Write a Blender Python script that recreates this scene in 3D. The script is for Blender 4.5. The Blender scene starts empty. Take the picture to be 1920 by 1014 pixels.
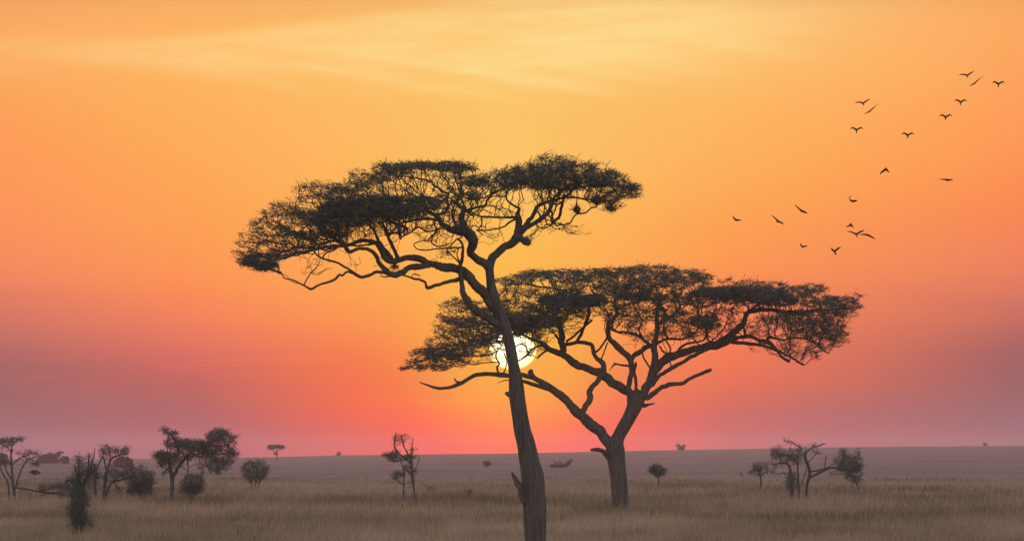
import bpy, math, random
import numpy as np
from mathutils import Vector

SC = bpy.context.scene
COL = SC.collection
PX = 1e-4            # radians per photograph pixel (long telephoto lens)
H = 3.2              # eye height
EYE = 850.0          # photograph row of eye level
SUNX, SUNY = 961.0, 653.0

# ------------------------------------------------------------------ camera
cam_d = bpy.data.cameras.new('camera')
cam = bpy.data.objects.new('camera', cam_d); COL.objects.link(cam); SC.camera = cam
cam.location = (0, 0, H); cam.rotation_euler = (math.radians(90), 0, 0)
cam_d.sensor_width = 36; cam_d.lens = 18 / (960 * PX)
cam_d.shift_y = (EYE - 507) / 1920
cam_d.clip_start = 1; cam_d.clip_end = 12000
cam_d.dof.use_dof = True; cam_d.dof.focus_distance = 195; cam_d.dof.aperture_fstop = 5.6

SC.render.engine = 'CYCLES'
SC.view_settings.view_transform = 'Standard'; SC.view_settings.look = 'None'
SC.view_settings.exposure = 0; SC.view_settings.gamma = 1
cy = SC.cycles
cy.use_denoising = True
try: cy.denoiser = 'OPENIMAGEDENOISE'
except Exception: pass
cy.max_bounces = 6; cy.diffuse_bounces = 3; cy.transmission_bounces = 3; cy.volume_bounces = 0
cy.transparent_max_bounces = 4
cy.use_adaptive_sampling = False

# ------------------------------------------------------------------ world sky
SUN_EL = math.atan((EYE - SUNY) * PX)
def lin(c):
    return tuple((v/255/12.92 if v/255 <= .04045 else ((v/255+.055)/1.055)**2.4) for v in c)

world = bpy.data.worlds.new('World'); SC.world = world; world.use_nodes = True
nt = world.node_tree; nt.nodes.clear()
def N(t, **k):
    n = nt.nodes.new(t)
    for a, b in k.items(): setattr(n, a, b)
    return n
def setin(sock, v):
    if isinstance(v, bpy.types.NodeSocket): nt.links.new(v, sock)
    else: sock.default_value = v
def M(op, a, b=None, c=None):
    n = N('ShaderNodeMath', operation=op)
    setin(n.inputs[0], a)
    if b is not None: setin(n.inputs[1], b)
    if c is not None: setin(n.inputs[2], c)
    return n.outputs[0]
def SS(x, a, b, lo=0.0, hi=1.0):
    n = N('ShaderNodeMapRange', interpolation_type='SMOOTHSTEP')
    setin(n.inputs[0], x); n.inputs[1].default_value = a; n.inputs[2].default_value = b
    n.inputs[3].default_value = lo; n.inputs[4].default_value = hi
    return n.outputs[0]
def LR(x, a, b):
    n = N('ShaderNodeMapRange'); n.clamp = True
    setin(n.inputs[0], x); n.inputs[1].default_value = a; n.inputs[2].default_value = b
    return n.outputs[0]
def MIX(f, a, b, mode='MIX'):
    n = N('ShaderNodeMix', data_type='RGBA', blend_type=mode)
    setin(n.inputs[0], f); setin(n.inputs[6], a); setin(n.inputs[7], b)
    return n.outputs[2]
tc = N('ShaderNodeTexCoord'); sp = N('ShaderNodeSeparateXYZ'); nt.links.new(tc.outputs['Generated'], sp.inputs[0])
X, Y, Z = sp.outputs
hyp = M('SQRT', M('ADD', M('MULTIPLY', X, X), M('MULTIPLY', Y, Y)))
az = M('ARCTAN2', X, Y)                                   # azimuth from the view towards the sun
el = M('DIVIDE', Z, M('MAXIMUM', hyp, 1e-4))              # slope above the horizon
pxx = M('MULTIPLY_ADD', az, 1/PX, 960.0)                  # the same two angles in 1e-4 rad
pyy = M('MULTIPLY_ADD', el, -1/PX, EYE)
def NOISE(sx, sy, scale, detail=4, rough=.55, tilt=0.0, off=0.0):
    cx = N('ShaderNodeCombineXYZ')
    setin(cx.inputs[0], M('MULTIPLY', pxx, sx))
    setin(cx.inputs[1], M('MULTIPLY', M('MULTIPLY_ADD', pxx, tilt, pyy), sy)); cx.inputs[2].default_value = off
    n = N('ShaderNodeTexNoise'); n.inputs['Scale'].default_value = scale
    n.inputs['Detail'].default_value = detail; n.inputs['Roughness'].default_value = rough
    nt.links.new(cx.outputs[0], n.inputs['Vector'])
    return n.outputs['Fac']
warp = M('MULTIPLY', M('SUBTRACT', NOISE(.0012, .006, 1.0, 3, .5, 0, 3.1), .5), 60.0)
fine = M('MULTIPLY', M('SUBTRACT', NOISE(.002, .03, 1.0, 3, .6, .02, 7.7), .5), 16.0)
pyw = M('ADD', M('ADD', pyy, warp), fine)
YS = [0, 100, 200, 300, 400, 500, 560, 640, 700, 760, 800, 845]
SKY = [
 (-700, [(225,140,95),(232,148,92),(236,146,88),(232,136,86),(222,120,84),(190,108,92),(165,98,94),(143,91,96),(139,90,99),(138,94,105),(138,94,109),(134,90,113)]),
 (20,   [(251,166,97),(253,174,98),(253,163,90),(254,156,86),(254,148,88),(250,138,94),(232,126,96),(181,105,100),(163,97,95),(155,98,100),(154,100,109),(152,100,121)]),
 (360,  [(254,176,98),(254,184,102),(254,177,90),(255,170,88),(254,163,84),(254,150,80),(255,138,86),(228,113,96),(199,98,91),(178,98,98),(176,95,103),(176,96,111)]),
 (660,  [(254,182,100),(254,196,108),(254,186,98),(254,184,92),(254,178,86),(254,168,80),(254,158,78),(251,132,76),(248,115,69),(243,106,71),(218,92,75),(207,91,92)]),
 (950,  [(253,192,108),(253,200,110),(252,196,104),(253,198,104),(254,192,92),(254,186,80),(254,180,76),(254,166,70),(254,153,61),(255,134,61),(255,100,50),(252,78,64)]),
 (1360, [(254,196,118),(254,196,112),(254,182,96),(254,178,90),(254,166,82),(254,152,80),(254,138,82),(247,123,82),(243,116,79),(214,106,89),(196,99,97),(194,102,111)]),
 (1900, [(253,172,96),(253,168,94),(255,160,90),(254,150,82),(252,136,80),(240,130,95),(216,116,95),(173,100,96),(156,95,98),(153,102,107),(154,104,115),(154,103,121)]),
 (2600, [(225,140,95),(228,140,92),(228,134,88),(222,122,84),(205,112,84),(180,104,92),(160,96,94),(143,91,96),(139,90,99),(138,94,105),(138,94,109),(134,90,113)]),
]
col = None; prevx = None
fac = LR(pyw, 1000.0, -400.0)
for cx_, cols in SKY:
    r = N('ShaderNodeValToRGB'); r.color_ramp.interpolation = 'B_SPLINE'
    e = r.color_ramp.elements
    pts = [((1000 - y) / 1400, c) for y, c in zip(YS, cols)][::-1]
    top = tuple(v * .97 for v in cols[0])
    pts = sorted(pts + [((1000 + 350) / 1400, (top[0]*.8, top[1]*.8, top[2]*.95))])
    e[0].position = pts[0][0]; e[0].color = (*lin(pts[0][1]), 1)
    e[1].position = pts[-1][0]; e[1].color = (*lin(pts[-1][1]), 1)
    for p, c in pts[1:-1]:
        q = e.new(p); q.color = (*lin(c), 1)
    nt.links.new(fac, r.inputs[0])
    if col is None: col = r.outputs[0]
    else: col = MIX(LR(pxx, prevx, cx_), col, r.outputs[0])
    prevx = cx_
# thin cirrus: a bright veil, brightest above the sun, fraying to the left
cir = NOISE(.0016, .012, 1.0, 6, .6, .10, 1.3)
cir2 = NOISE(.0012, .02, 1.0, 5, .6, -.16, 5.0)
tb = M('MULTIPLY_ADD', SS(pxx, 300, 1000), -75.0, 62.0)            # top edge of veil
veil_t = SS(M('SUBTRACT', pyw, tb), -10, 34)
bb = M('ADD', M('MULTIPLY_ADD', SS(pxx, 1000, 1750), -110.0, M('MULTIPLY_ADD', SS(pxx, 100, 900), 30.0, 140.0)), M('MULTIPLY', M('SUBTRACT', cir2, .5), 130.0))
veil_b = SS(M('SUBTRACT', pyw, bb), -60, 28, 1, 0)
veil_x = M('MULTIPLY', SS(pxx, -100, 1000, .30, 1), SS(pxx, 1050, 1800, 1, .0))
cir3 = NOISE(.003, .055, 1.0, 5, .62, .07, 11.0)
streak = SS(M('MULTIPLY_ADD', cir, .5, M('MULTIPLY_ADD', cir2, .25, M('MULTIPLY', cir3, .25))), .36, .62, .30, 1)
veil = M('MULTIPLY', M('MULTIPLY', veil_t, veil_b), M('MULTIPLY', veil_x, streak))
col = MIX(M('MULTIPLY', veil, .78), col, (*lin((255, 228, 152)), 1))
# faint reddish streaks low on the left
low = M('MULTIPLY', SS(NOISE(.002, .05, 1.0, 4, .6, .03, 9.0), .52, .72), M('MULTIPLY', SS(pyy, 590, 650), SS(pyy, 690, 770, 1, 0)))
low = M('MULTIPLY', low, SS(pxx, 500, 800, 1, 0))
col = MIX(M('MULTIPLY', low, .16), col, (*lin((255, 130, 110)), 1))
# glow round the sun and the flattened disc itself
dx = M('SUBTRACT', pxx, SUNX); dy = M('SUBTRACT', pyy, SUNY)
red = M('MULTIPLY', SS(M('ABSOLUTE', dx), 60, 620, 1, 0), M('MULTIPLY', SS(pyy, 690, 850), SS(pyy, 900, 1100, 1, 0)))
col = MIX(red, col, (.36, -.02, -.055, 1), 'ADD')
dd = M('SQRT', M('ADD', M('MULTIPLY', dx, dx), M('MULTIPLY', dy, dy)))
col = MIX(SS(dd, 36, 250, .62, 0), col, (*lin((255, 186, 66)), 1))
de = M('SQRT', M('ADD', M('POWER', M('DIVIDE', dx, 46.0), 2.0), M('POWER', M('DIVIDE', dy, 40.0), 2.0)))
disc = SS(de, .93, 1.04, 1, 0)
band = M('MULTIPLY', SS(M('ABSOLUTE', M('SUBTRACT', pyy, 670.0)), 0, 5, 1, 0), SS(pxx, 950, 990, 1, .3))
disc_c = MIX(M('MULTIPLY', band, .85), MIX(SS(de, .7, 1.0), (2.7, 2.2, 1.25, 1), (1.9, 1.3, .32, 1)), (1.5, .85, .22, 1))
col = MIX(disc, col, disc_c)
# the rest of the dome: physical sky, sun just above the horizon
sky = N('ShaderNodeTexSky', sky_type='NISHITA'); sky.sun_disc = False
sky.sun_elevation = SUN_EL; sky.sun_rotation = 0.0
sky.air_density = 1.0; sky.dust_density = 2.0; sky.ozone_density = 1.5
sk = N('ShaderNodeVectorMath', operation='MULTIPLY'); nt.links.new(sky.outputs[0], sk.inputs[0]); sk.inputs[1].default_value = (1.7, 1.42, 1.36)
away = M('SQRT', M('ADD', M('MULTIPLY', az, az), M('MULTIPLY', el, el)))
colw = MIX(SS(away, .22, .75), col, sk.outputs[0])
bg = N('ShaderNodeBackground'); nt.links.new(colw, bg.inputs[0]); bg.inputs[1].default_value = 1.0
out = N('ShaderNodeOutputWorld'); nt.links.new(bg.outputs[0], out.inputs[0])

# ------------------------------------------------------------------ sun lamp
sd = bpy.data.lights.new('sun', 'SUN'); so = bpy.data.objects.new('sun', sd); COL.objects.link(so)
sd.energy = 0.12; sd.angle = math.radians(.5); sd.color = (1.0, .36, .26)
so.location = (0, 60, 60)
so.rotation_euler = Vector((0, 1, math.tan(SUN_EL))).to_track_quat('Z', 'Y').to_euler()

# ------------------------------------------------------------------ materials
def mat(name, build):
    m = bpy.data.materials.new(name); m.use_nodes = True
    t = m.node_tree; t.nodes.clear()
    o = t.nodes.new('ShaderNodeOutputMaterial')
    s = build(t); t.links.new(s, o.inputs[0]); return m
def pnoise(t, scale, vec=None, detail=4, rough=.6, mapping=None):
    n = t.nodes.new('ShaderNodeTexNoise'); n.inputs['Scale'].default_value = scale
    n.inputs['Detail'].default_value = detail; n.inputs['Roughness'].default_value = rough
    c = t.nodes.new('ShaderNodeTexCoord'); src = c.outputs['Object']
    if mapping:
        mp = t.nodes.new('ShaderNodeMapping'); mp.inputs['Scale'].default_value = mapping
        t.links.new(src, mp.inputs[0]); src = mp.outputs[0]
    t.links.new(src, n.inputs['Vector']); return n.outputs['Fac']
def ramp(t, f, stops):
    r = t.nodes.new('ShaderNodeValToRGB'); e = r.color_ramp.elements
    e[0].position, e[0].color = stops[0][0], (*stops[0][1], 1)
    e[1].position, e[1].color = stops[-1][0], (*stops[-1][1], 1)
    for p, c in stops[1:-1]: q = e.new(p); q.color = (*c, 1)
    t.links.new(f, r.inputs[0]); return r.outputs[0]
def princ(t, colr, rough=.9, bump=None, bstr=.5, bdist=.02):
    p = t.nodes.new('ShaderNodeBsdfPrincipled'); p.inputs['Roughness'].default_value = rough
    p.inputs['Specular IOR Level'].default_value = .15
    t.links.new(colr, p.inputs['Base Color'])
    if bump is not None:
        b = t.nodes.new('ShaderNodeBump'); b.inputs['Strength'].default_value = bstr
        b.inputs['Distance'].default_value = bdist
        t.links.new(bump, b.inputs['Height']); t.links.new(b.outputs[0], p.inputs['Normal'])
    return p.outputs[0]
def bark_b(dark, light, sc=9):
    def b(t):
        f = pnoise(t, sc, mapping=(1, 1, .12), detail=6, rough=.7)
        return princ(t, ramp(t, f, [(.3, dark), (.68, light)]), .95, f, 1.0, .06)
    return b
BARK = mat('acacia_bark', bark_b((.052, .04, .034), (.145, .115, .10)))
BARK2 = mat('grey_bark', bark_b((.045, .04, .04), (.12, .105, .10)))
DEADWOOD = mat('dead_wood', bark_b((.12, .11, .11), (.34, .31, .31)))
def leaf_b(c0, c1, tr):
    def b(t):
        f = pnoise(t, 1.3, detail=3)
        c = ramp(t, f, [(.35, c0), (.65, c1)])
        d = princ(t, c, 1.0)
        d.node.inputs['Specular IOR Level'].default_value = 0.0
        q = t.nodes.new('ShaderNodeBsdfTranslucent'); t.links.new(c, q.inputs[0])
        m = t.nodes.new('ShaderNodeMixShader'); m.inputs[0].default_value = tr
        t.links.new(d, m.inputs[1]); t.links.new(q.outputs[0], m.inputs[2]); return m.outputs[0]
    return b
LEAF = mat('acacia_leaf', leaf_b((.085, .08, .064), (.145, .137, .108), .06))
LEAF2 = mat('shrub_leaf', leaf_b((.075, .085, .072), (.14, .148, .125), .04))
TWIG = mat('twig_bark', lambda t: princ(t, ramp(t, pnoise(t, 4), [(.3, (.06, .046, .038)), (.7, (.11, .088, .072))])))
NEST = mat('dry_nest', lambda t: princ(t, ramp(t, pnoise(t, 12), [(.3, (.05, .035, .02)), (.7, (.12, .09, .05))])))
FEATHER = mat('dark_feather', lambda t: princ(t, ramp(t, pnoise(t, 20), [(.3, (.035, .02, .012)), (.7, (.09, .055, .032))])))

# ------------------------------------------------------------------ terrain
def sstep(x, a, b):
    t = np.clip((x - a) / (b - a), 0, 1); return t*t*(3 - 2*t)
def vnoise(x, y, seed=0):
    r = np.random.RandomState(seed); g = r.rand(64, 64)
    xi = np.floor(x).astype(int); yi = np.floor(y).astype(int); fx = x - xi; fy = y - yi
    fx = fx*fx*(3-2*fx); fy = fy*fy*(3-2*fy)
    a = g[xi % 64, yi % 64]; b = g[(xi+1) % 64, yi % 64]; c = g[xi % 64, (yi+1) % 64]; d = g[(xi+1) % 64, (yi+1) % 64]
    return (a*(1-fx)+b*fx)*(1-fy) + (c*(1-fx)+d*fx)*fy
CREST = 3000.0
def terrain(x, y):
    x = np.asarray(x, float); y = np.asarray(y, float)
    u = 960 + x / np.maximum(y, 50) / PX
    u = np.clip(u, -900, 2900)
    crest_row = np.interp(u, [-900, 0, 250, 500, 640, 960, 1250, 1500, 1700, 1920, 2900],
                          [862, 862, 859.5, 856.5, 853, 849.5, 843.5, 839, 836.5, 835.5, 834])
    zc = H + (EYE - crest_row) * PX * CREST
    t = np.clip((y - 700) / (CREST - 700), 0, 1)
    # far plain: a shallow dip behind the tall grass, then a slow rise to the crest
    far = -1.2 * np.sin(np.clip(t, 0, 1) * math.pi) * (1 - t) + zc * (t**1.7)
    far += (vnoise(x/300+9, y/70, 3) - .5) * .5 * np.sin(t*math.pi)
    near = (vnoise(x/35, y/50, 1) - .5) * .22
    back = np.clip((y - CREST) / 1200, 0, 1)
    z = near * sstep(y, 760, 600) + np.where(y > 700, far, 0)
    return z - back**1.5 * 14
def mesh_obj(name, verts, faces, material, parent=None, smooth=False):
    me = bpy.data.meshes.new(name)
    verts = np.asarray(verts, np.float32); faces = np.asarray(faces, np.int32)
    k = faces.shape[1]
    me.vertices.add(len(verts)); me.vertices.foreach_set('co', verts.ravel())
    me.loops.add(faces.size); me.loops.foreach_set('vertex_index', faces.ravel())
    me.polygons.add(len(faces)); me.polygons.foreach_set('loop_start', np.arange(0, faces.size, k, dtype=np.int32))
    me.polygons.foreach_set('use_smooth', np.full(len(faces), smooth))
    me.update(calc_edges=True); me.validate()
    me.materials.append(material)
    o = bpy.data.objects.new(name, me); COL.objects.link(o)
    if parent is not None: o.parent = parent
    return o
gx = np.sinh(np.linspace(-4.2, 4.2, 181)); gx = gx / gx.max() * 1700
gy = np.concatenate([np.linspace(-400, 80, 13), np.geomspace(100, 2900, 260), np.linspace(2912, 4300, 60)])
GX, GY = np.meshgrid(gx, gy, indexing='ij')
GZ = terrain(GX, GY)
idx = np.arange(GX.size).reshape(GX.shape)
q = np.stack([idx[:-1, :-1], idx[1:, :-1], idx[1:, 1:], idx[:-1, 1:]], -1).reshape(-1, 4)
def ground_b(t):
    geo = t.nodes.new('ShaderNodeNewGeometry'); s = t.nodes.new('ShaderNodeSeparateXYZ'); t.links.new(geo.outputs['Position'], s.inputs[0])
    a = pnoise(t, .02, mapping=(1, .25, 1), detail=6, rough=.65)
    b = pnoise(t, .25, mapping=(1, .3, 1), detail=5, rough=.7)
    m = t.nodes.new('ShaderNodeMath'); m.operation = 'MULTIPLY_ADD'; m.inputs[1].default_value = .5
    t.links.new(b, m.inputs[0])
    m2 = t.nodes.new('ShaderNodeMath'); m2.operation = 'MULTIPLY'; m2.inputs[1].default_value = .5
    t.links.new(a, m2.inputs[0]); t.links.new(m2.outputs[0], m.inputs[2])
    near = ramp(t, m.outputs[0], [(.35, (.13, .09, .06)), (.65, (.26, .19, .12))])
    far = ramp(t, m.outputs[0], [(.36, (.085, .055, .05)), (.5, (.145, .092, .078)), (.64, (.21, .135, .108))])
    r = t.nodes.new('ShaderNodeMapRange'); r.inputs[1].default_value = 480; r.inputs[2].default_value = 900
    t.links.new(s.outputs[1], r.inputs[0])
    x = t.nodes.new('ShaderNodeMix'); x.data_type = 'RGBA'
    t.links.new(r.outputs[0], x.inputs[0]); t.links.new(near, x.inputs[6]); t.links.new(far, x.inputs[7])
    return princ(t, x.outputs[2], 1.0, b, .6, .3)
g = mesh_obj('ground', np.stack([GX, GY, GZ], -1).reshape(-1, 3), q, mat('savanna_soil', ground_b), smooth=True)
g['kind'] = 'structure'

# ------------------------------------------------------------------ haze
HZ_TOP, HZ_DENS = 15.5, 1.15e-4
hv = np.array([[x, y, z] for x in (-1750, 1750) for y in (-450, 4350) for z in (-22, HZ_TOP)], float)
hf = [[0, 1, 3, 2], [4, 6, 7, 5], [0, 4, 5, 1], [2, 3, 7, 6], [0, 2, 6, 4], [1, 5, 7, 3]]
hm = bpy.data.materials.new('evening_haze'); hm.use_nodes = True; t = hm.node_tree; t.nodes.clear()
pv = t.nodes.new('ShaderNodeVolumePrincipled'); pv.inputs['Density'].default_value = HZ_DENS
pv.inputs['Color'].default_value = (.70, .72, .86, 1); pv.inputs['Anisotropy'].default_value = .80
oo = t.nodes.new('ShaderNodeOutputMaterial'); t.links.new(pv.outputs[0], oo.inputs['Volume'])
hz = mesh_obj('haze', hv, hf, hm); hz['kind'] = 'stuff'

# ------------------------------------------------------------------ geometry helpers
def at(px, py, D, d=0.0):
    """the point seen at photograph pixel (px,py), D+d metres away"""
    return np.array([(px - 960) * PX * (D + d), D + d, H + (EYE - py) * PX * (D + d)])
def catmull(P, step):
    P = np.asarray(P, float)
    if len(P) == 2: P = np.vstack([P[0], P.mean(0), P[1]])
    Q = np.vstack([2*P[0]-P[1], P, 2*P[-1]-P[-2]])
    out = []
    for i in range(1, len(Q) - 2):
        L = np.linalg.norm(Q[i+1][:3] - Q[i][:3]); n = max(1, int(math.ceil(L / step)))
        for k in range(n):
            s = k / n
            out.append(.5*((2*Q[i]) + (-Q[i-1]+Q[i+1])*s + (2*Q[i-1]-5*Q[i]+4*Q[i+1]-Q[i+2])*s*s + (-Q[i-1]+3*Q[i]-3*Q[i+1]+Q[i+2])*s**3))
    out.append(Q[-2]); return np.array(out)
class Geo:
    def __init__(s): s.v = []; s.f = []; s.n = 0
    def add(s, v, f): s.v.append(np.asarray(v, float)); s.f.append(np.asarray(f, int) + s.n); s.n += len(v)
    def build(s, name, m, parent, origin, smooth=False):
        if not s.v: return None
        return mesh_obj(name, np.vstack(s.v) - origin, np.vstack(s.f), m, parent, smooth)
def tube(geo, P, R, sides=8, lobes=0.0, seed=0, cap=True):
    """swept ring tube along P with radii R; lobes > 0 gives fluted, gnarled wood"""
    P = np.asarray(P, float); n = len(P); rs = np.random.RandomState(seed)
    T = np.gradient(P, axis=0); T /= np.linalg.norm(T, axis=1)[:, None] + 1e-9
    ref = np.array([0.0, 1.0, 0.0]); 
    U = np.cross(T, ref); bad = np.linalg.norm(U, axis=1) < .15
    U[bad] = np.cross(T[bad], [1.0, 0, 0]); U /= np.linalg.norm(U, axis=1)[:, None]
    for i in range(1, n):
        if U[i] @ U[i-1] < 0: U[i] *= -1
    W = np.cross(T, U); th = np.linspace(0, 2*math.pi, sides, endpoint=False)
    prof = np.ones((n, sides))
    if lobes > 0:
        ln = np.arange(n) * .5
        for k, amp in ((2, .5), (3, .6), (5, .55), (7, .35)):
            ph = rs.rand()*6.28 + np.cumsum(rs.randn(n)) * .10 + rs.randn()*.05*ln
            prof += lobes * amp * np.cos(k*th[None, :] + ph[:, None])
        if sides >= 20:
            for k, amp in ((11, .35), (17, .25)):
                ph = rs.rand()*6.28 + np.cumsum(rs.randn(n)) * .35
                prof += lobes * amp * np.cos(k*th[None, :] + ph[:, None])
        jn = np.convolve(rs.randn(n+4), np.ones(5)/5, 'valid'); prof += lobes * .5 * jn[:, None]
    Rr = np.asarray(R)[:, None] * prof
    V = P[:, None, :] + Rr[..., None]*(np.cos(th)[None, :, None]*U[:, None, :] + np.sin(th)[None, :, None]*W[:, None, :])
    V = V.reshape(-1, 3); a = np.arange(n*sides).reshape(n, sides); b = np.roll(a, -1, 1)
    F = np.stack([a[:-1], b[:-1], b[1:], a[1:]], -1).reshape(-1, 4)
    if cap:
        c0 = len(V); V = np.vstack([V, P[0] - T[0]*R[0]*.3, P[-1] + T[-1]*R[-1]*.8])
        caps = [[c0, b[0, i], a[0, i], a[0, i]] for i in range(sides)] + [[c0+1, a[-1, i], b[-1, i], b[-1, i]] for i in range(sides)]
        # degenerate quads are avoided by pairing neighbours
        caps = [[c0, a[0, (i+2) % sides], a[0, (i+1) % sides], a[0, i]] for i in range(0, sides - 1, 2)] + \
               [[c0+1, a[-1, i], a[-1, (i+1) % sides], a[-1, (i+2) % sides]] for i in range(0, sides - 1, 2)]
        F = np.vstack([F, caps])
    geo.add(V, F)

def colonize(nodes, att, step, kill, rng, maxit=90, jit=.35):
    """space colonisation: twigs grow from the limb points towards the attraction points"""
    cap = len(nodes) + 26000
    P = np.zeros((cap, 3)); n = len(nodes); P[:n] = nodes
    par = np.full(cap, -1); kids = np.zeros(cap, int)
    A = np.array(att, float); act = np.ones(len(A), bool)
    best = np.full(len(A), 1e9); bi = np.zeros(len(A), int); stale = np.zeros(len(A), int)
    def upd(lo, hi):
        ids = np.where(act)[0]
        if not len(ids) or hi <= lo: return
        for s in range(lo, hi, 600):
            Q = P[s:min(hi, s+600)]
            D2 = ((A[ids][:, None, :] - Q[None])**2).sum(-1)
            j = D2.argmin(1); d = D2[np.arange(len(ids)), j]
            m = d < best[ids] - 1e-9
            best[ids[m]] = d[m]; bi[ids[m]] = s + j[m]; stale[ids[m]] = 0
    upd(0, n)
    end = np.full(len(A), -1)
    for it in range(maxit):
        stale[act] += 1
        hit = act & (best < kill*kill); end[hit] = bi[hit]
        act &= ~hit; act &= stale < 7
        ids = np.where(act)[0]
        if not len(ids): break
        own = bi[ids]; vec = A[ids] - P[own]; vec /= np.linalg.norm(vec, axis=1)[:, None] + 1e-9
        un, inv = np.unique(own, return_inverse=True)
        S = np.zeros((len(un), 3)); np.add.at(S, inv, vec)
        nn = np.linalg.norm(S, axis=1)
        weak = nn < .3
        if weak.any():
            first = np.array([np.where(inv == k)[0][0] for k in np.where(weak)[0]]); S[weak] = vec[first]
            nn = np.linalg.norm(S, axis=1)
        S /= nn[:, None]
        S += rng.randn(*S.shape) * jit * np.array([1, 1, .8]); S /= np.linalg.norm(S, axis=1)[:, None]
        ok = kids[un] < 4
        un = un[ok]; S = S[ok]
        if n + len(un) >= cap: break
        P[n:n+len(un)] = P[un] + S*step; par[n:n+len(un)] = un; kids[un] += 1
        lo = n; n += len(un); upd(lo, n)
    return P[:n], par[:n], end

def crossing(P, par, n0):
    cnt = np.zeros(len(P))
    has = np.zeros(len(P), bool); has[par[par >= 0]] = True
    cnt[~has] = 1
    for i in range(len(P)-1, n0-1, -1):
        if par[i] >= 0: cnt[par[i]] += cnt[i]
    return cnt

def twig_mesh(geo, P, par, n0, rtip, rmax, sides=3, power=.45):
    cnt = np.zeros(len(P)); has = np.zeros(len(P), bool); has[par[n0:]] = True
    cnt[~has] = 1
    for i in range(len(P)-1, n0-1, -1): cnt[par[i]] += cnt[i]
    R = np.minimum(rtip * np.maximum(cnt, 1)**power, rmax)
    i = np.arange(n0, len(P)); a = P[par[i]]; b = P[i]
    ra = np.where(par[i] < n0, R[i], R[par[i]]); ra = np.minimum(ra, R[i]*1.5); rb = R[i]
    T = b - a; T /= np.linalg.norm(T, axis=1)[:, None] + 1e-9
    U = np.cross(T, np.array([.31, .87, .38])); U /= np.linalg.norm(U, axis=1)[:, None] + 1e-9; W = np.cross(T, U)
    th = np.linspace(0, 2*math.pi, sides, endpoint=False)
    ring = np.cos(th)[None, :, None]*U[:, None] + np.sin(th)[None, :, None]*W[:, None]
    b2 = b + T*rb[:, None]*.4
    V = np.concatenate([a[:, None]+ring*ra[:, None, None], b2[:, None]+ring*rb[:, None, None]], 1).reshape(-1, 3)
    base = np.arange(len(i))[:, None, None]*2*sides
    k = np.arange(sides); k2 = (k+1) % sides
    F = (base + np.stack([k, k2, k2+sides, k+sides], -1)[None]).reshape(-1, 4)
    geo.add(V, F); return R

def blades(geo, C, L, Wd, rng, up=.25, flat=.5, jitter=(.1, .1, .04), centre=None, out=0.0):
    """C: centres (n,3); slim diamond leaves, one quad each"""
    n = len(C)
    if not n: return
    d = rng.randn(n, 3) * np.array([1, 1, flat]); d[:, 2] += up*np.abs(rng.randn(n))
    if out:                                      # sprays point away from the trunk axis
        rad = C - centre; rad[:, 2] = 0; rad /= np.linalg.norm(rad, axis=1)[:, None] + 1e-6
        d += rad*out
    d /= 1.0; d /= np.linalg.norm(d, axis=1)[:, None]
    s = np.cross(d, rng.randn(n, 3)); s /= np.linalg.norm(s, axis=1)[:, None] + 1e-9
    l = L*(.6+.8*rng.rand(n))[:, None]; w = Wd*(.6+.8*rng.rand(n))[:, None]
    c = C + rng.randn(n, 3)*np.array(jitter)
    V = np.stack([c, c+d*l*.5+s*w*.5, c+d*l, c+d*l*.5-s*w*.5], 1).reshape(-1, 3)
    geo.add(V, np.arange(4*n).reshape(n, 4))

def empty(name, loc, label, cat, group=None):
    o = bpy.data.objects.new(name, None); COL.objects.link(o); o.location = loc
    o.empty_display_size = .3
    o['label'] = label; o['category'] = cat
    if group: o['group'] = group
    return o

def find_D(px, py, lo=700, hi=2980):
    Ds = np.linspace(lo, hi, 900); x = (px-960)*PX*Ds
    row = EYE - (terrain(x, Ds) - H)/(PX*Ds)
    ok = np.where(row <= py)[0]
    return Ds[ok[0]] if len(ok) else hi

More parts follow.
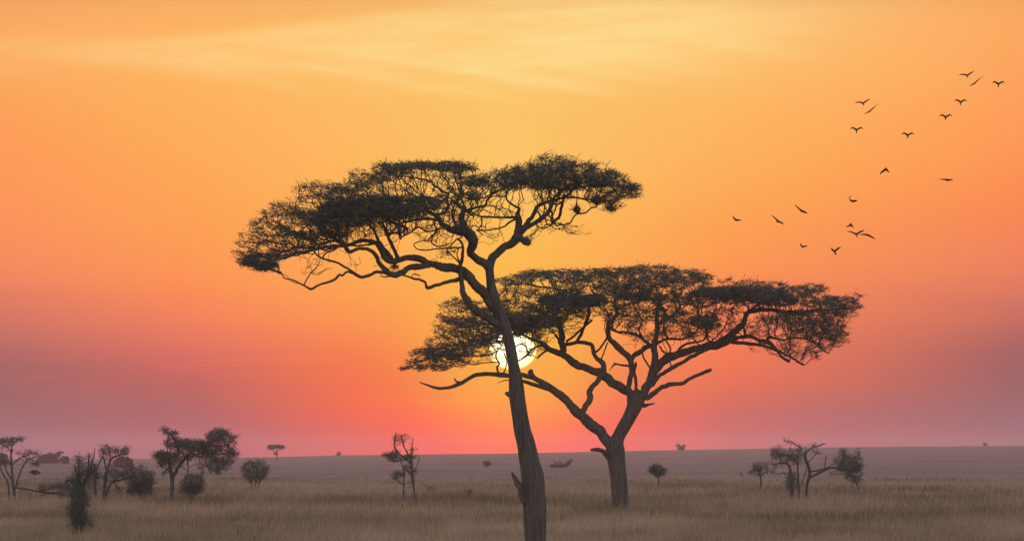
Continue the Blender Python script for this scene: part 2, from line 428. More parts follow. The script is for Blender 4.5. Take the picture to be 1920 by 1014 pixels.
def build_tree(name, label, cat, D, base, limbs, blobs, seed, group=None, plan=None, att_px=40.0, leaf=(.11, .02),
               leaf_n=14, step=.12, kill=.16, rtip=.006, bark=None, leafm=None, whisk=1.0, jit=.35, sides=12, deadmat=None,
               depthf=.75, up=.25, whisk_len=.22, twig_rmax=.05, tsides=3, spread=(.10, .10, .035), leaf_px=None, trunk_sides=28, web=1.0, thin=1.0, out=0.0, flat=.5):
    """limbs: list of (part_name, depth_end, [(px,py,r_px),...]); blobs: (px,py,rx,ry,density[,leafiness])"""
    rng = np.random.RandomState(seed)
    bark = bark or BARK; leafm = leafm or LEAF
    bx, by = base; B = at(bx, by, D); B[2] = float(terrain(B[0], B[1]))
    root = empty(name, B, label, cat, group)
    m = PX*D
    nodes = []
    allp = {}; reg = []
    for li, (pn, d1, pts) in enumerate(limbs):
        d0 = 0.0
        if reg:                                  # a limb starts at the depth of the limb it leaves
            R_ = np.array(reg); q_ = (R_[:, 0]-pts[0][0])**2 + (R_[:, 1]-pts[0][1])**2
            if q_.min() < 40**2: d0 = R_[q_.argmin(), 2]
        d1 = d0 + d1
        n = len(pts); raw = []
        for k, (x, y, r) in enumerate(pts):
            f = k/(n-1); dd = d0 + (d1-d0)*f
            p = at(x, y, D, dd); raw.append([*p, r*thin*PX*(D+dd)])
            if k:
                for s_ in np.linspace(0, 1, 9):
                    reg.append((pts[k-1][0]+(x-pts[k-1][0])*s_, pts[k-1][1]+(y-pts[k-1][1])*s_, d0+(d1-d0)*(k-1+s_)/(n-1)))
        raw = np.array(raw)
        ms = max(raw[:, 3].mean()*.8, step*.5)
        C = catmull(raw, ms); C = C[np.r_[True, np.linalg.norm(np.diff(C[:, :3], axis=0), axis=1) > 1e-4]]
        big = raw[:, 3].max()
        if li > 0 or n > 2:
            wob = rng.randn(len(C), 3); wob = (wob + np.roll(wob, 1, 0) + np.roll(wob, 2, 0))/3
            wob[0] = 0; C[:, :3] += wob*C[:, 3:4]*(.21 if pn != 'trunk' else .04)
        R = np.maximum(C[:, 3], .002)
        if pn != 'trunk':
            jr = rng.randn(len(R)+4); jr = np.convolve(jr, np.ones(5)/5, 'valid'); R = R*(1+.13*jr)
        gm = Geo()
        sd_ = trunk_sides if pn == 'trunk' else (sides if big*1 > .03 else 6)
        tube(gm, C[:, :3], R, sd_, .09 if pn == 'trunk' else .05, seed*31+li)
        mt = deadmat if (deadmat and pn == 'dead_branch') else bark
        o = gm.build(pn, mt, root, B, True)
        if pn in ('trunk',): nodes.append(C[len(C)*2//3:, :3][::2])
        elif pn not in ('dead_branch', 'bare_branch'): nodes.append(C[:, :3])
        allp.setdefault(pn, []).append(o)
    # attraction points inside the crown masses
    if blobs:
        att = []; lf = []
        bl = [(*b, b[4]) if len(b) == 5 else b for b in blobs]
        cxm = plan[0] if plan else np.mean([b[0] for b in bl]); Rpx = plan[1] if plan else max(abs(b[0]-cxm)+b[2] for b in bl)*1.02
        for (x, y, rx, ry, dens, lfn) in bl:
            if dens < .6: dens *= web
            k = int(math.pi*rx*ry*dens/att_px) + 1
            a = rng.rand(k)*2*math.pi; rr = np.sqrt(rng.rand(k))
            ax = x + rx*rr*np.cos(a); ay = y + ry*rr*np.sin(a)
            chord = np.sqrt(np.maximum(Rpx**2 - (ax-cxm)**2, (Rpx*.18)**2))
            dep = (rng.rand(k)*2-1)*chord*depthf*m
            for j in range(k):
                p = at(ax[j], ay[j], D, dep[j]); att.append(p); lf.append(lfn)
        att = np.array(att); lf = np.array(lf)
        att[:, 2] = np.maximum(att[:, 2], B[2]+.05)
        N0 = np.vstack(nodes) if nodes else np.array([B+[0, 0, .05]])
        P, par, end = colonize(N0, att, step, kill, rng, jit=jit)
        gt = Geo(); twig_mesh(gt, P, par, len(N0), rtip, twig_rmax, tsides)
        o = gt.build('twigs', TWIG, root, B); 
        if o: o['kind'] = 'stuff'
        gl = Geo()
        hit = end >= 0
        cpos = np.where(hit[:, None], P[np.clip(end, 0, None)], att)
        cpos = (cpos + att)/2
        reps = np.round(leaf_n*lf*(.5+rng.rand(len(lf)))).astype(int)
        reps[~hit] = 0; reps[lf < .16] = 0
        CC = np.repeat(cpos, reps, 0)
        blades(gl, CC, leaf[0], leaf[1], rng, up=up, flat=flat, jitter=spread, centre=B, out=out)
        # bare thorny twiglets that fray the outline
        if whisk > 0:
            has = np.zeros(len(P), bool); has[par[len(N0):]] = True
            tips = np.where(~has[len(N0):])[0] + len(N0)
            TT = P[tips]; TT = np.repeat(TT, max(1, int(round(3*whisk))), 0)
            gw = Geo(); blades(gw, TT, whisk_len, rtip*2.2, rng, up=.6 if out else .9, flat=.45, jitter=(.02, .02, .02), centre=B, out=out*1.3)
            gw.build('thorny_shoots', TWIG, root, B)['kind'] = 'stuff'
        o = gl.build('crown', leafm, root, B)
    return root

# ------------------------------------------------------------------ the tall acacia in front of the sun
T, Bq = 'trunk', 'branch'
tall = build_tree('acacia_tree', 'tallest flat-topped acacia with leaning trunk crossing the sun', 'tree', 145, (1005, 1075), [
 (T, 0, [(1006,1090,20),(1005,1050,20),(1004,1014,19.5),(1003,960,21.5),(1001,915,22),(998,885,20.5),(992,858,18.5),(986,830,16.5),(979,800,15.5),(973,765,14.8),(969,735,14.6),(966.5,703,12.3),(962,680,10.8),(956.5,650,10.2),(950,622,10.2),(942,600,11),(931,575,12),(925,555,10.5),(921,535,8.5),(919,515,7.8),(917,494,7.8)]),
 (Bq, 0, [(998,962,5),(988,942,8.5),(979,921,7.6),(971,906,5.8),(965,895,4.2),(960,886,2)]),
 (Bq, 0, [(962,742,8),(953,738,5),(948,736,3)]),
 (Bq, -.1, [(960,712,1),(945,713,.9),(933,718,.5)]),
 # fork: left stem and right stem
 (Bq, -.8, [(919,505,8),(905,491,7.5),(889,482,7.2),(881,472,8),(886,452,9.5),(880,438,10.5),(871,430,10),(866,415,6.5),(868,400,5.5),(869,388,5.5)]),
 (Bq, 1.0, [(918,505,8),(922,486,7.5),(934,472,7.5),(948,462,7),(961,455,7.5),(970,445,8.5),(977,434,7),(990,425,5),(1003,417,4.2),(1016,409,4),(1028,398,3.6),(1034,385,3.2),(1040,370,2.6),(1052,358,2)]),
 (Bq, .8, [(972,440,8),(973,424,6.5),(972,410,6.5),(970,402,5),(974,392,2.6),(968,388,2),(955,380,2),(949,369,1.7),(952,355,1.4)]),
 (Bq, 1.8, [(977,434,6),(986,422,5),(994,411,4),(1003,397,4),(1008,387,3.4),(1022,381,2.8),(1040,375,2.4),(1071,370,2),(1100,374,1.6),(1118,376,1)]),
 (Bq, -1.5, [(971,407,3),(950,408,2.2),(925,407,2),(903,406,2),(890,401,1.6),(877,394,1.5)]),
 (Bq, -1.0, [(968,410,2),(955,417,1.8),(945,425,1.6),(925,430,1.5),(908,432,1.2),(893,431,1.2)]),
 (Bq, 1.2, [(903,407,1.6),(903,420,1.3),(897,432,1.2),(905,440,1)]),
 (Bq, 1.2, [(1006,395,1.6),(1013,404,1.2),(1013,412,1.2)]),
 (Bq, 1.6, [(1016,408,1.4),(1025,412,1.1),(1043,417,1),(1056,422,1),(1062,434,.9),(1075,438,.8),(1088,440,.5)]),
 (Bq, -1.2, [(1003,420,1.3),(1015,428,1.1),(1028,425,1),(1040,416,.8)]),
 (Bq, .6, [(976,447,5),(984,451,7),(990,455,5),(994,452,2)]),
 (Bq, 2.2, [(949,369,1.3),(930,368,1.2),(905,371,1.2),(892,371,1)]),
 # centre fan from the knot at (860,430)
 (Bq, 1.2, [(870,434,10),(857,431,9),(845,430,6.5),(835,425,5),(827,417,4.4),(820,408,4),(812,401,3.6),(804,398,3.2),(799,388,2.8),(795,376,2.2)]),
 (Bq, 1.5, [(816,404,3.2),(826,401,2.6),(836,396,2.6),(841,386,2.6),(838,376,2.2),(842,362,1.6)]),
 (Bq, -1.8, [(824,413,2.6),(808,411,2.3),(790,410.5,2.3),(768,414.5,2.2),(750,419,2),(737,432,2),(728,440,1.5)]),
 (Bq, -2.2, [(826,428,2),(812,433,1.6),(800,434,1.6),(784,426,1.6),(770,436,1.6),(758,442,1.3),(750,449,1)]),
 (Bq, -1, [(822,430,1.6),(815,437,1.5),(809,454,1.4),(822,462,1.3),(835,459,1),(845,455,.8)]),
 (Bq, -1.6, [(866,464,1.8),(845,465,1.5),(822,466,1.3),(800,469,1.2),(783,467,1),(776,458,1),(790,452,.9),(803,452,.8)]),
 (Bq, 1.4, [(858,428,3),(851,412,2.4),(848,396,2.2),(855,378,1.8),(862,362,1.4)]),
 (Bq, .8, [(869,392,3.5),(862,387,4.2),(858,380,2),(866,366,1.6)]),
 (Bq, 1.6, [(870,392,3.5),(878,398,2.2),(888,405,1.6)]),
 # long left limb with two strands
 (Bq, -1.2, [(925,575,10),(912,555,10),(900,542,9),(889,531,8.5),(878,518,8.5),(868,508,8.5),(854,503,8),(838,501,7.5),(820,497,7.2),(803,492,6.8),(790,486,6),(772,483,5.6),(757,485,5.4),(744,489,5.4),(732,490,5),(722,483,5),(714,467,4.6),(705,457,4.4),(694,452,4),(676,451,3.6),(660,457,3.4),(648,461,3.2)]),
 (Bq, -1.5, [(803,497,6),(785,500,5.6),(765,503,5.4),(754,511,5.6),(740,514,6),(729,511,5.6),(718,502,4.6),(710,492,4.2),(706,482,3.8),(699,472,3.4),(688,467,3.4),(672,466,3.4),(657,472,3.8),(650,467,3.8),(645,458,3.4),(638,446,3),(632,436,2.8),(630,420,2.4)]),
 (Bq, -1.6, [(648,461,2.8),(630,461,2.8),(610,463,2.8),(592,467,2.8),(575,471,2.8),(557,474,2.6),(545,478,2.6),(534,482,2.4),(520,487,2),(505,492,1.5)]),
 (Bq, 1.6, [(592,467,2.2),(603,457,2.2),(618,453,2.2),(634,450,2.2),(645,455,2)]),
 (Bq, 1.4, [(700,457,2),(668,461,1.6),(640,458,1.5)]),
 (Bq, 1.0, [(736,488,4.2),(726,474,4),(714,460,3.6),(708,448,3),(700,430,2.4)]),
 (Bq, .6, [(747,487,4),(740,470,3.4),(733,456,3),(727,444,3),(722,430,2.6),(716,416,2.2)]),
 (Bq, 1.2, [(727,444,2.6),(736,437,2.4),(752,436,1.8),(764,428,1.5)]),
 (Bq, -1.0, [(730,513,3.4),(718,511,3),(706,510,2.8),(694,515,2.8),(680,519,3),(672,517,3),(662,511,2.8),(650,510,2),(643,516,2.4),(636,515,2.4),(628,524,2.4),(615,529,2.2),(600,533,2),(590,539,2.2),(583,542,2.2),(574,537,1.8),(566,533,1.6),(550,525,1.3),(534,521,1.2),(527,510,.9)]),
 (Bq, .8, [(662,510,2.2),(646,500,2),(630,492,2),(604,484,2),(592,476,1.6),(589,466,1.4),(594,458,1.2)]),
 (Bq, -.6, [(570,534,1.3),(576,522,1.2),(584,510,1.1),(592,503,1),(600,488,.8),(598,478,.7)]),
 (Bq, .9, [(584,512,.8),(596,515,.7),(604,508,.6),(622,502,.5)]),
 (Bq, -.8, [(566,532,.8),(548,528,.7),(536,516,.6),(520,512,.5)]),
 (Bq, .5, [(604,484,1.5),(612,474,1.3),(625,470,1.2),(634,462,1.1),(640,456,1)]),
 (Bq, -1.4, [(866,522,5),(852,526,3.8),(838,529,3.4),(820,534,3.2),(806,539,3.4),(800,539,2.6),(797,530,2.2),(788,525,2.2),(775,522,2),(764,518,1.8),(750,515,1.8),(735,516,1.6),(722,519,1.3),(713,517,1)]),
 (Bq, .3, [(770,521,1),(776,514,.9),(788,517,.8),(776,512,.6)]),
 # lower strut that crosses up to the fork
 (Bq, -.9, [(944,615,9),(932,605,9),(915,596,8),(900,586,7.5),(888,576,7),(876,563,6.5),(869,550,5.5),(866,535,4.5),(863,515,4.5),(862,500,3.8),(866,487,3),(868,470,2.6),(866,455,2.2),(858,448,1.6)]),
 (Bq, -.9, [(862,494,1.6),(853,484,1.3),(846,478,1.3),(838,470,1.2),(845,462,.9)]),
 (Bq, .9, [(862,492,1.3),(857,478,1.1),(860,466,1)]),
], [
 # right lobe
 (1010,326,62,20,1.4),(1035,308,42,14,1.1),(1080,320,45,16,1.1),(1118,332,46,16,1.4),(1158,352,40,17,1.2),(1175,362,26,12,1.0),(985,338,60,20,1.1),(945,335,40,20,.75),(1085,348,60,14,1.0),(1132,372,36,13,1.0),(1150,384,22,8,.7),(1030,342,60,14,1.3),(1010,352,55,8,.5,.3),(1025,380,55,14,.14,.1),(1145,395,10,5,1.2),(930,348,40,12,.5,.4),(905,338,30,12,.6),
 # middle lobe, terraces stepping down to the left
 (800,311,90,8,1.8),(862,314,36,12,1.2),(742,316,42,10,1.2),(722,330,40,9,1.0),(690,338,40,8,1.1),(655,350,40,9,1.1),(628,362,42,12,1.1),(780,338,90,16,.30,.25),(855,335,40,16,.35,.3),(700,355,80,10,.45,.5),
 (888,340,26,9,1.6),(886,368,18,9,1.3),(850,358,40,8,.6,.5),(692,388,84,22,1.9),(758,382,68,17,1.7),(735,398,60,12,1.7),(640,392,45,14,1.9),(830,372,50,8,.8,.7),(880,378,40,8,.4,.3),
 (640,415,65,12,1.8),(580,408,52,13,1.5),(555,395,42,9,.7),(515,398,28,10,.7),(590,372,45,11,.7),(575,352,36,9,.7),(620,435,42,10,1.2),(510,432,44,11,.85),(480,440,30,7,.6),(540,452,40,12,.5,.5),(565,430,50,10,.7),(465,478,24,8,.8),(490,472,30,10,.7),(488,492,36,15,2.0),(465,492,22,10,.9),(530,478,34,9,.6,.6),(452,474,14,4,.5),(505,505,22,7,.9),
 (600,455,60,14,.35,.25),(670,430,70,16,.45,.3),(690,415,60,8,.6,.5),(770,410,55,14,.3,.15),(760,438,45,12,.2,.12),(822,440,40,22,.28,.1),(800,400,50,16,.35,.2),(850,405,26,22,.5,.4),(895,400,26,16,.2,.12),(935,400,50,18,.1,.1),(840,478,22,16,.25,.1),(1040,425,40,14,.16,.1),(1085,440,24,10,.14,.1),(985,452,12,7,1.2,.9),(915,440,30,16,.14,.1),(580,500,40,16,.08,.08),(870,428,20,12,.7,.5),(700,500,60,16,.03,.05),(475,455,30,9,.7,.7),(500,458,36,10,.6,.6),(560,445,50,10,.7,.6),(500,420,36,8,.7,.7),(535,385,30,8,.5,.6),(495,408,16,6,.5),(610,345,28,7,.6),(680,325,26,6,.6),(545,470,40,9,.6,.5),(590,462,40,8,.5,.4),(610,440,60,10,.7,.6),(1190,355,14,12,.6),(1160,330,22,6,.6),(1100,306,40,5,.7),(1040,293,36,4,.7),(975,320,30,6,.7),
], seed=11, plan=(815, 385), att_px=19, leaf=(.085, .018), leaf_n=11, out=.7, flat=.32, spread=(.05, .07, .024), web=1.6, step=.10, kill=.13, rtip=.0065, whisk=1.0, depthf=.6)

# ------------------------------------------------------------------ the wide acacia behind it
wide = build_tree('acacia_tree', 'broad low acacia with forked trunk to the right of the sun', 'tree', 288, (1165, 962), [
 (T, 0, [(1167,992,17),(1165,965,15.5),(1163,940,15),(1160,905,15.2),(1157,875,15.8),(1154,850,17.2),(1153,836,17.5),(1158,822,12),(1167,804,11.8),(1177,787,12.2),(1186,770,13),(1191,757,15.5),(1193,746,17),(1194,737,13)]),
 ('bare_branch', -.8, [(1150,840,12),(1142,828,11.5),(1128,812,11.5),(1112,799,11.5),(1097,786,11),(1083,774,10),(1072,762,8.5),(1061,750,8),(1050,740,8),(1040,732,8),(1028,724,6.5),(1014,716,5.5),(1002,709,5),(992,705,4.5),(975,703,4.5),(953,704,4.6),(935,702,4.6),(915,701,4.4),(900,702,4.5),(888,705,4.2),(876,711,4),(862,719,4),(848,725,3.8),(834,728,3.2),(820,727,2.8),(808,724,2.3),(798,720,1.8),(787,716,1)]),
 ('bare_branch', .4, [(862,716,2.4),(855,714,2),(852,709,1.4)]),
 ('bare_branch', -.5, [(1036,732,6),(1022,727,4.6),(1006,722,4),(990,717,3.6),(975,714,3.4)]),
 ('bare_branch', .3, [(1004,709,4.5),(997,702,5),(993,698,5),(998,695,3.6)]),
 (Bq, .7, [(1086,777,7.5),(1095,768,6.5),(1101,757,6),(1107,744,6.2),(1106,731,5.6),(1112,723,5),(1121,714,5.5),(1128,706,6),(1131,697,6.5),(1132,685,5.5),(1128,676,5),(1120,672,4.6),(1115,664,4.2),(1112,652,4.2),(1108,645,4),(1095,642,4),(1080,642,4),(1068,645,4),(1058,645,3.6),(1050,638,3),(1042,628,3)]),
 (Bq, -.8, [(1148,864,6),(1141,856,5.5),(1134,848,5),(1126,843,4.4),(1118,842,3.8),(1108,844,2.6)]),
 (Bq, .5, [(1196,750,12),(1207,738,10),(1215,724,9),(1221,709,8.6),(1225,694,8),(1228,678,7.4),(1228,660,6.6),(1229,645,6),(1231,628,4.8),(1231,608,4.4),(1232,590,4),(1236,572,3.4),(1240,555,2.6)]),
 (Bq, 1.6, [(1190,745,9),(1180,736,8.5),(1170,730,8.5),(1155,722,8.5),(1140,709,9.5),(1126,699,10),(1112,695,7.5),(1095,688,7),(1082,683,7),(1067,672,7),(1055,664,6.6),(1042,659,6.4),(1030,654,5.6),(1022,646,4),(1010,640,3),(996,636,2.4),(984,630,2.2),(970,626,2),(955,630,1.6)]),
 (Bq, -1.2, [(1186,745,7),(1179,730,6),(1181,713,5.6),(1183,695,5.4),(1182,678,5.6),(1178,667,6),(1168,660,6),(1158,650,6),(1149,641,5.6),(1142,633,5),(1140,620,4.6),(1141,606,4.6),(1150,597,4.2),(1156,586,3.6),(1152,572,3)]),
 (Bq, 1.6, [(1181,676,5),(1190,666,4.6),(1200,659,4.6),(1210,652,4.8),(1220,648,5),(1229,648,4)]),
 (Bq, 1.2, [(1222,650,4),(1212,640,3.4),(1203,633,3.2),(1190,626,3),(1175,623,2.6),(1160,622,2.4),(1146,617,2.6)]),
 (Bq, -.6, [(1204,658,1.8),(1208,672,1.8),(1214,682,2),(1221,693,2)]),
 ('dead_branch', .5, [(1192,735,3.4),(1193,722,3),(1191,708,3),(1189,696,3.2),(1192,684,2.6),(1191,678,1.4)]),
 ('dead_branch', -.5, [(1182,686,2.6),(1170,685,2.2),(1160,683,1.8),(1152,683,2.2),(1146,690,1.2),(1143,694,.8)]),
 (Bq, -.3, [(1153,684,1.2),(1152,679,1)]),
 (Bq, 2.4, [(1056,658,6.5),(1053,646,6.8),(1053,632,6.5),(1051,618,6),(1046,606,5),(1040,594,4),(1032,580,3)]),
 (Bq, -1.6, [(1080,642,3.2),(1090,625,3.2),(1097,608,3.2),(1103,592,3.8),(1104,578,3.6),(1102,564,2.6)]),
 (Bq, -1.4, [(1062,640,2.4),(1078,628,2.4),(1092,615,2.2),(1110,600,2)]),
 (Bq, 1.2, [(1116,660,2.2),(1126,652,2),(1134,640,2),(1140,630,2)]),
 (Bq, -1.2, [(1128,672,1.6),(1134,656,1.4),(1139,642,1.4)]),
 (Bq, .8, [(1027,655,3),(1018,661,2),(1010,668,1.8),(1008,672,1)]),
 (Bq, -1.8, [(1028,652,2.4),(1012,648,2),(998,655,2),(990,664,2.2),(982,670,1.8),(972,676,1.6),(958,684,1.3)]),
 (Bq, 1.4, [(990,662,1.6),(986,650,1.6),(976,645,1.4),(962,652,1.2)]),
 (Bq, -1.8, [(936,702,2.4),(932,690,2),(936,680,1.8),(930,670,1.6),(932,658,1.4),(940,648,1.2),(930,640,1)]),
 (Bq, 1.4, [(936,680,1.6),(925,679,1.3),(905,680,1.2),(888,683,1.2),(873,678,1.2),(860,676,1)]),
 (Bq, -1.4, [(932,658,1.4),(918,664,1.3),(900,668,1.2),(880,664,1.2),(866,668,1)]),
 (Bq, 1.8, [(932,660,1.3),(920,645,1.2),(905,628,1.2),(890,615,1)]),
 (Bq, -1.2, [(942,702,1.8),(948,690,1.5),(950,676,1.3),(944,660,1.2)]),
 # great right limb
 (Bq, 1.5, [(1222,712,7),(1230,692,8),(1240,680,8.5),(1252,671,8.5),(1268,665,8),(1285,659,7.6),(1303,655,7.6),(1320,651,8),(1337,648,8.8),(1352,643,10),(1365,636,10),(1374,624,7.2),(1384,615,6.2),(1394,608,6.2),(1397,597,5.2),(1400,588,5),(1410,583,5),(1424,581,4.6),(1440,580,4.2),(1458,582,4),(1476,585,4.2),(1495,585,4.2),(1512,584,3.6),(1535,581,3),(1558,580,2.4),(1580,578,1.8),(1600,577,1)]),
 (Bq, -2, [(1222,722,5),(1233,707,4.5),(1246,698,4.2),(1262,688,4),(1280,678,3.8),(1297,668,3.6),(1312,661,3.4),(1328,654,3.2)]),
 (Bq, 1.2, [(1250,696,2),(1258,688,1.6),(1256,676,1.4),(1264,672,1.2)]),
 ('dead_branch', -1.5, [(1210,748,6),(1221,740,5),(1232,731,5),(1246,724,5),(1262,720,4.6),(1279,719,4.2),(1290,712,3.8),(1303,705,3.6),(1316,700,3.4),(1328,695,3.6),(1333,692,3)]),
 ('dead_branch', -.4, [(1206,760,5),(1216,758,2.6),(1227,756,1.2)]),
 (Bq, -2.5, [(1366,638,7),(1385,633,4.4),(1402,630,4.2),(1414,633,4),(1426,639,4.2),(1438,640,5),(1447,646,4),(1455,654,3.2),(1463,665,3),(1471,673,3),(1480,677,2.8)]),
 (Bq, .8, [(1372,640,5),(1388,643,3.6),(1406,644,3.4),(1424,646,3.2),(1442,651,3),(1458,657,2.8),(1472,664,2.4),(1486,671,2.2),(1497,678,2),(1507,684,1.8)]),
 (Bq, -1.6, [(1438,638,3),(1442,632,4),(1452,634,2.6),(1470,637,2.2),(1490,633,2),(1514,636,2),(1528,643,1.8),(1540,654,1.8),(1554,663,1)]),
 (Bq, 2.2, [(1480,638,1.4),(1482,652,1.2),(1476,662,1)]),
 (Bq, 1.5, [(1394,612,3),(1397,624,2.6),(1393,634,2.6)]),
 (Bq, 2, [(1268,662,2.6),(1276,652,2.4),(1286,645,2.2),(1300,642,2),(1318,638,1.8),(1324,628,1.5)]),
 (Bq, -1.5, [(1229,645,3),(1243,638,2.6),(1256,635,2.6),(1274,636,2.4),(1290,632,2),(1305,622,1.6),(1310,610,1.4)]),
 (Bq, -1.8, [(1238,650,1.8),(1244,660,1.5),(1258,663,1.5)]),
 (Bq, 1.8, [(1231,612,2.8),(1244,600,2.4),(1258,592,2.2),(1272,580,1.8)]),
 (Bq, 2.4, [(1252,632,1.8),(1244,618,1.6),(1246,605,1.4),(1256,596,1.2)]),
 (Bq, -2.2, [(1204,632,2),(1198,618,2),(1204,602,1.8),(1196,588,1.6),(1188,572,1.4)]),
 (Bq, 3.5, [(1100,565,2),(1060,545,1.8),(1010,537,1.8),(985,532,1.6),(950,533,1.4)]),
 (Bq, 1.6, [(1406,583,3),(1420,572,2.4),(1440,562,2),(1456,548,1.5)]),
], [
 (962,527,36,9,.9),(1008,515,46,10,1.1),(1060,517,55,13,1.0),(1112,515,52,14,1.0),(1165,513,56,14,1.0),(1222,508,56,13,1.0),(1278,516,52,14,1.0),(1310,522,34,12,.7),(1315,530,22,5,.6),
 (1110,536,70,12,.9),(1180,535,60,12,1.0),(1240,532,60,12,1.0),(1170,548,46,12,1.1),(970,552,40,14,.45,.5),(1030,550,50,9,.6,.6),
 (962,575,42,13,.9),(1000,590,60,9,1.1),(1075,563,64,14,2.2),(1040,575,60,12,1.1),(1000,604,55,13,2.2),(1060,592,40,12,.9),(962,600,40,10,.9),(940,590,30,10,.7),(1030,618,40,8,.6),(1125,580,60,14,.5,.6),
 (1205,556,46,8,1.7),(1260,560,60,12,1.0),(1310,560,50,16,.9),(1150,562,50,12,.9),(1345,548,46,11,2.2),(1406,552,66,14,2.3),(1452,564,38,10,1.6),(1380,530,40,9,.6),(1425,536,50,9,.9),(1400,568,50,6,1.0),(1490,548,40,11,1.0),(1520,540,34,8,.9),(1512,562,52,11,1.0),(1562,562,44,8,.9),(1585,560,32,4,.7),(1605,553,14,3,.5),(1578,577,36,6,.9),(1548,572,46,9,.9),(1482,586,26,5,1.3),(1530,585,40,6,.5,.6),
 (1322,605,26,12,2.1),(1285,600,46,14,1.0),(1240,590,50,18,.5,.4),(1195,585,50,20,.5,.4),(1340,580,50,14,.6,.5),(1270,622,50,12,.6,.5),(1320,628,50,10,.35,.3),(1360,600,34,22,.3,.25),(1190,610,20,10,.7,.7),(1160,600,30,16,.4,.3),(1210,630,30,16,.35,.2),
 (1440,612,50,20,.30,.25),(1500,600,60,16,.45,.4),(1545,608,40,10,.5,.5),(1530,622,50,9,.8),(1560,628,32,9,1.1),(1572,640,20,6,.7),(1500,626,40,8,.5,.5),(1560,590,46,5,.4,.4),(1540,648,36,7,.5,.4),(1500,662,34,8,.7,.6),(1520,673,16,4,.6,.4),(1470,650,20,8,.4,.3),(1585,600,20,4,.2),(1550,592,50,9,.5,.5),(1520,608,50,10,.6,.6),(1575,585,30,8,.6),(1590,570,24,6,.7),(1545,615,44,9,.7,.7),(1480,598,50,9,.5,.5),(1515,638,46,7,.6,.6),(1450,600,40,10,.4,.4),(1420,655,20,5,.2,.1),
 # left wing seen behind the tall trunk
 (872,566,34,8,.8),(852,576,34,7,.6),(890,582,34,8,.9),(868,600,44,8,1.0),(845,598,30,5,.5),(900,608,34,8,.8),(852,625,40,8,1.0),(840,612,34,6,.6),(890,632,40,10,.9),(825,640,30,7,.7),(868,648,44,8,.9),(812,658,34,7,1.2),(792,664,24,5,.8),(840,668,44,9,1.3),(890,662,34,8,.6,.5),(800,678,34,6,1.0),(850,683,46,6,.8),(775,690,24,4,1.0),(760,692,12,2.5,1.0),(783,676,20,3,.8),(800,650,18,3,.7),(830,590,16,3,.6),(815,692,34,4,1.1),(925,640,20,10,.7,.6),(930,615,24,10,.9,.8),(935,622,20,8,1.4),(905,640,30,10,1.0),(880,610,40,10,1.0),(855,655,40,10,.9),(915,585,26,10,.9),(995,628,30,5,1.1),(916,638,12,10,.9,.6),(925,662,16,14,.35,.1),(985,616,34,7,1.6),(1006,640,8,10,.6,.3),(992,665,16,10,.3,.1),(978,622,24,5,.8,.6),(1012,636,22,6,.7,.5),(1018,652,12,5,.5,.3),(985,655,18,10,.08,.1),
], seed=23, plan=(1185, 430), att_px=13, leaf=(.17, .031), leaf_n=11, web=1.8, thin=.93, out=1.1, flat=.22, up=.22, step=.17, kill=.22, rtip=.010, whisk=1.0, depthf=.55, whisk_len=.38, twig_rmax=.07, spread=(.085, .10, .032))
tall['group'] = wide['group'] = 'umbrella acacias in the middle of the plain'

# ------------------------------------------------------------------ weaver nests hanging in the tall acacia
def nest(px, py, rx, ry, D, label, sd, tail=0):
    rg = np.random.RandomState(sd); c = at(px, py, D); m = PX*D
    gm = Geo(); n, k = 12, 9
    th = np.linspace(0, 2*math.pi, n, endpoint=False)
    P = []; R = []
    for i in range(k):
        s = i/(k-1); P.append(c + np.array([tail*m*s*.4, 0, (1-2*s)*ry*m])); R.append(rx*m*max(.10, math.sin(math.pi*(s*.86+.07))**.8))
    tube(gm, P, R, n, .16, sd)
    # the grass cord it hangs from
    up = at(px+1, py-ry-14, D); tube(gm, [c+np.array([0, 0, ry*m*.8]), (c+up)/2+np.array([0, 0, ry*m*.6]), up], [.03, .015, .012], 6, 0, sd)
    o = gm.build('nest', NEST, None, c, True); o.location = c; o.name = 'weaver_nest'
    gs = Geo(); C = c + rg.randn(150, 3)*np.array([rx*.5, rx*.5, ry*.5])*m
    blades(gs, C, .16, .012, rg, up=0, flat=1, jitter=(.01, .01, .01)); gs.build('loose_straws', NEST, o, c)
    o['label'] = label; o['category'] = 'nest'; o['group'] = 'nests hanging in the tall acacia'
nest(1081, 393, 7, 7, 144, 'dark pointed nest hanging clear below the right crown of the tallest acacia', 1, 6)
nest(1119, 375, 12, 8, 144.6, 'largest dark round nest tucked under the right crown of the tallest acacia', 2)
nest(1145, 390, 9, 4.5, 145, 'low wide nest under the far right end of the tallest acacia crown', 3)
nest(740, 500, 2.6, 3.2, 144.5, 'tiny nest dangling between the two left limbs of the tallest acacia', 4)

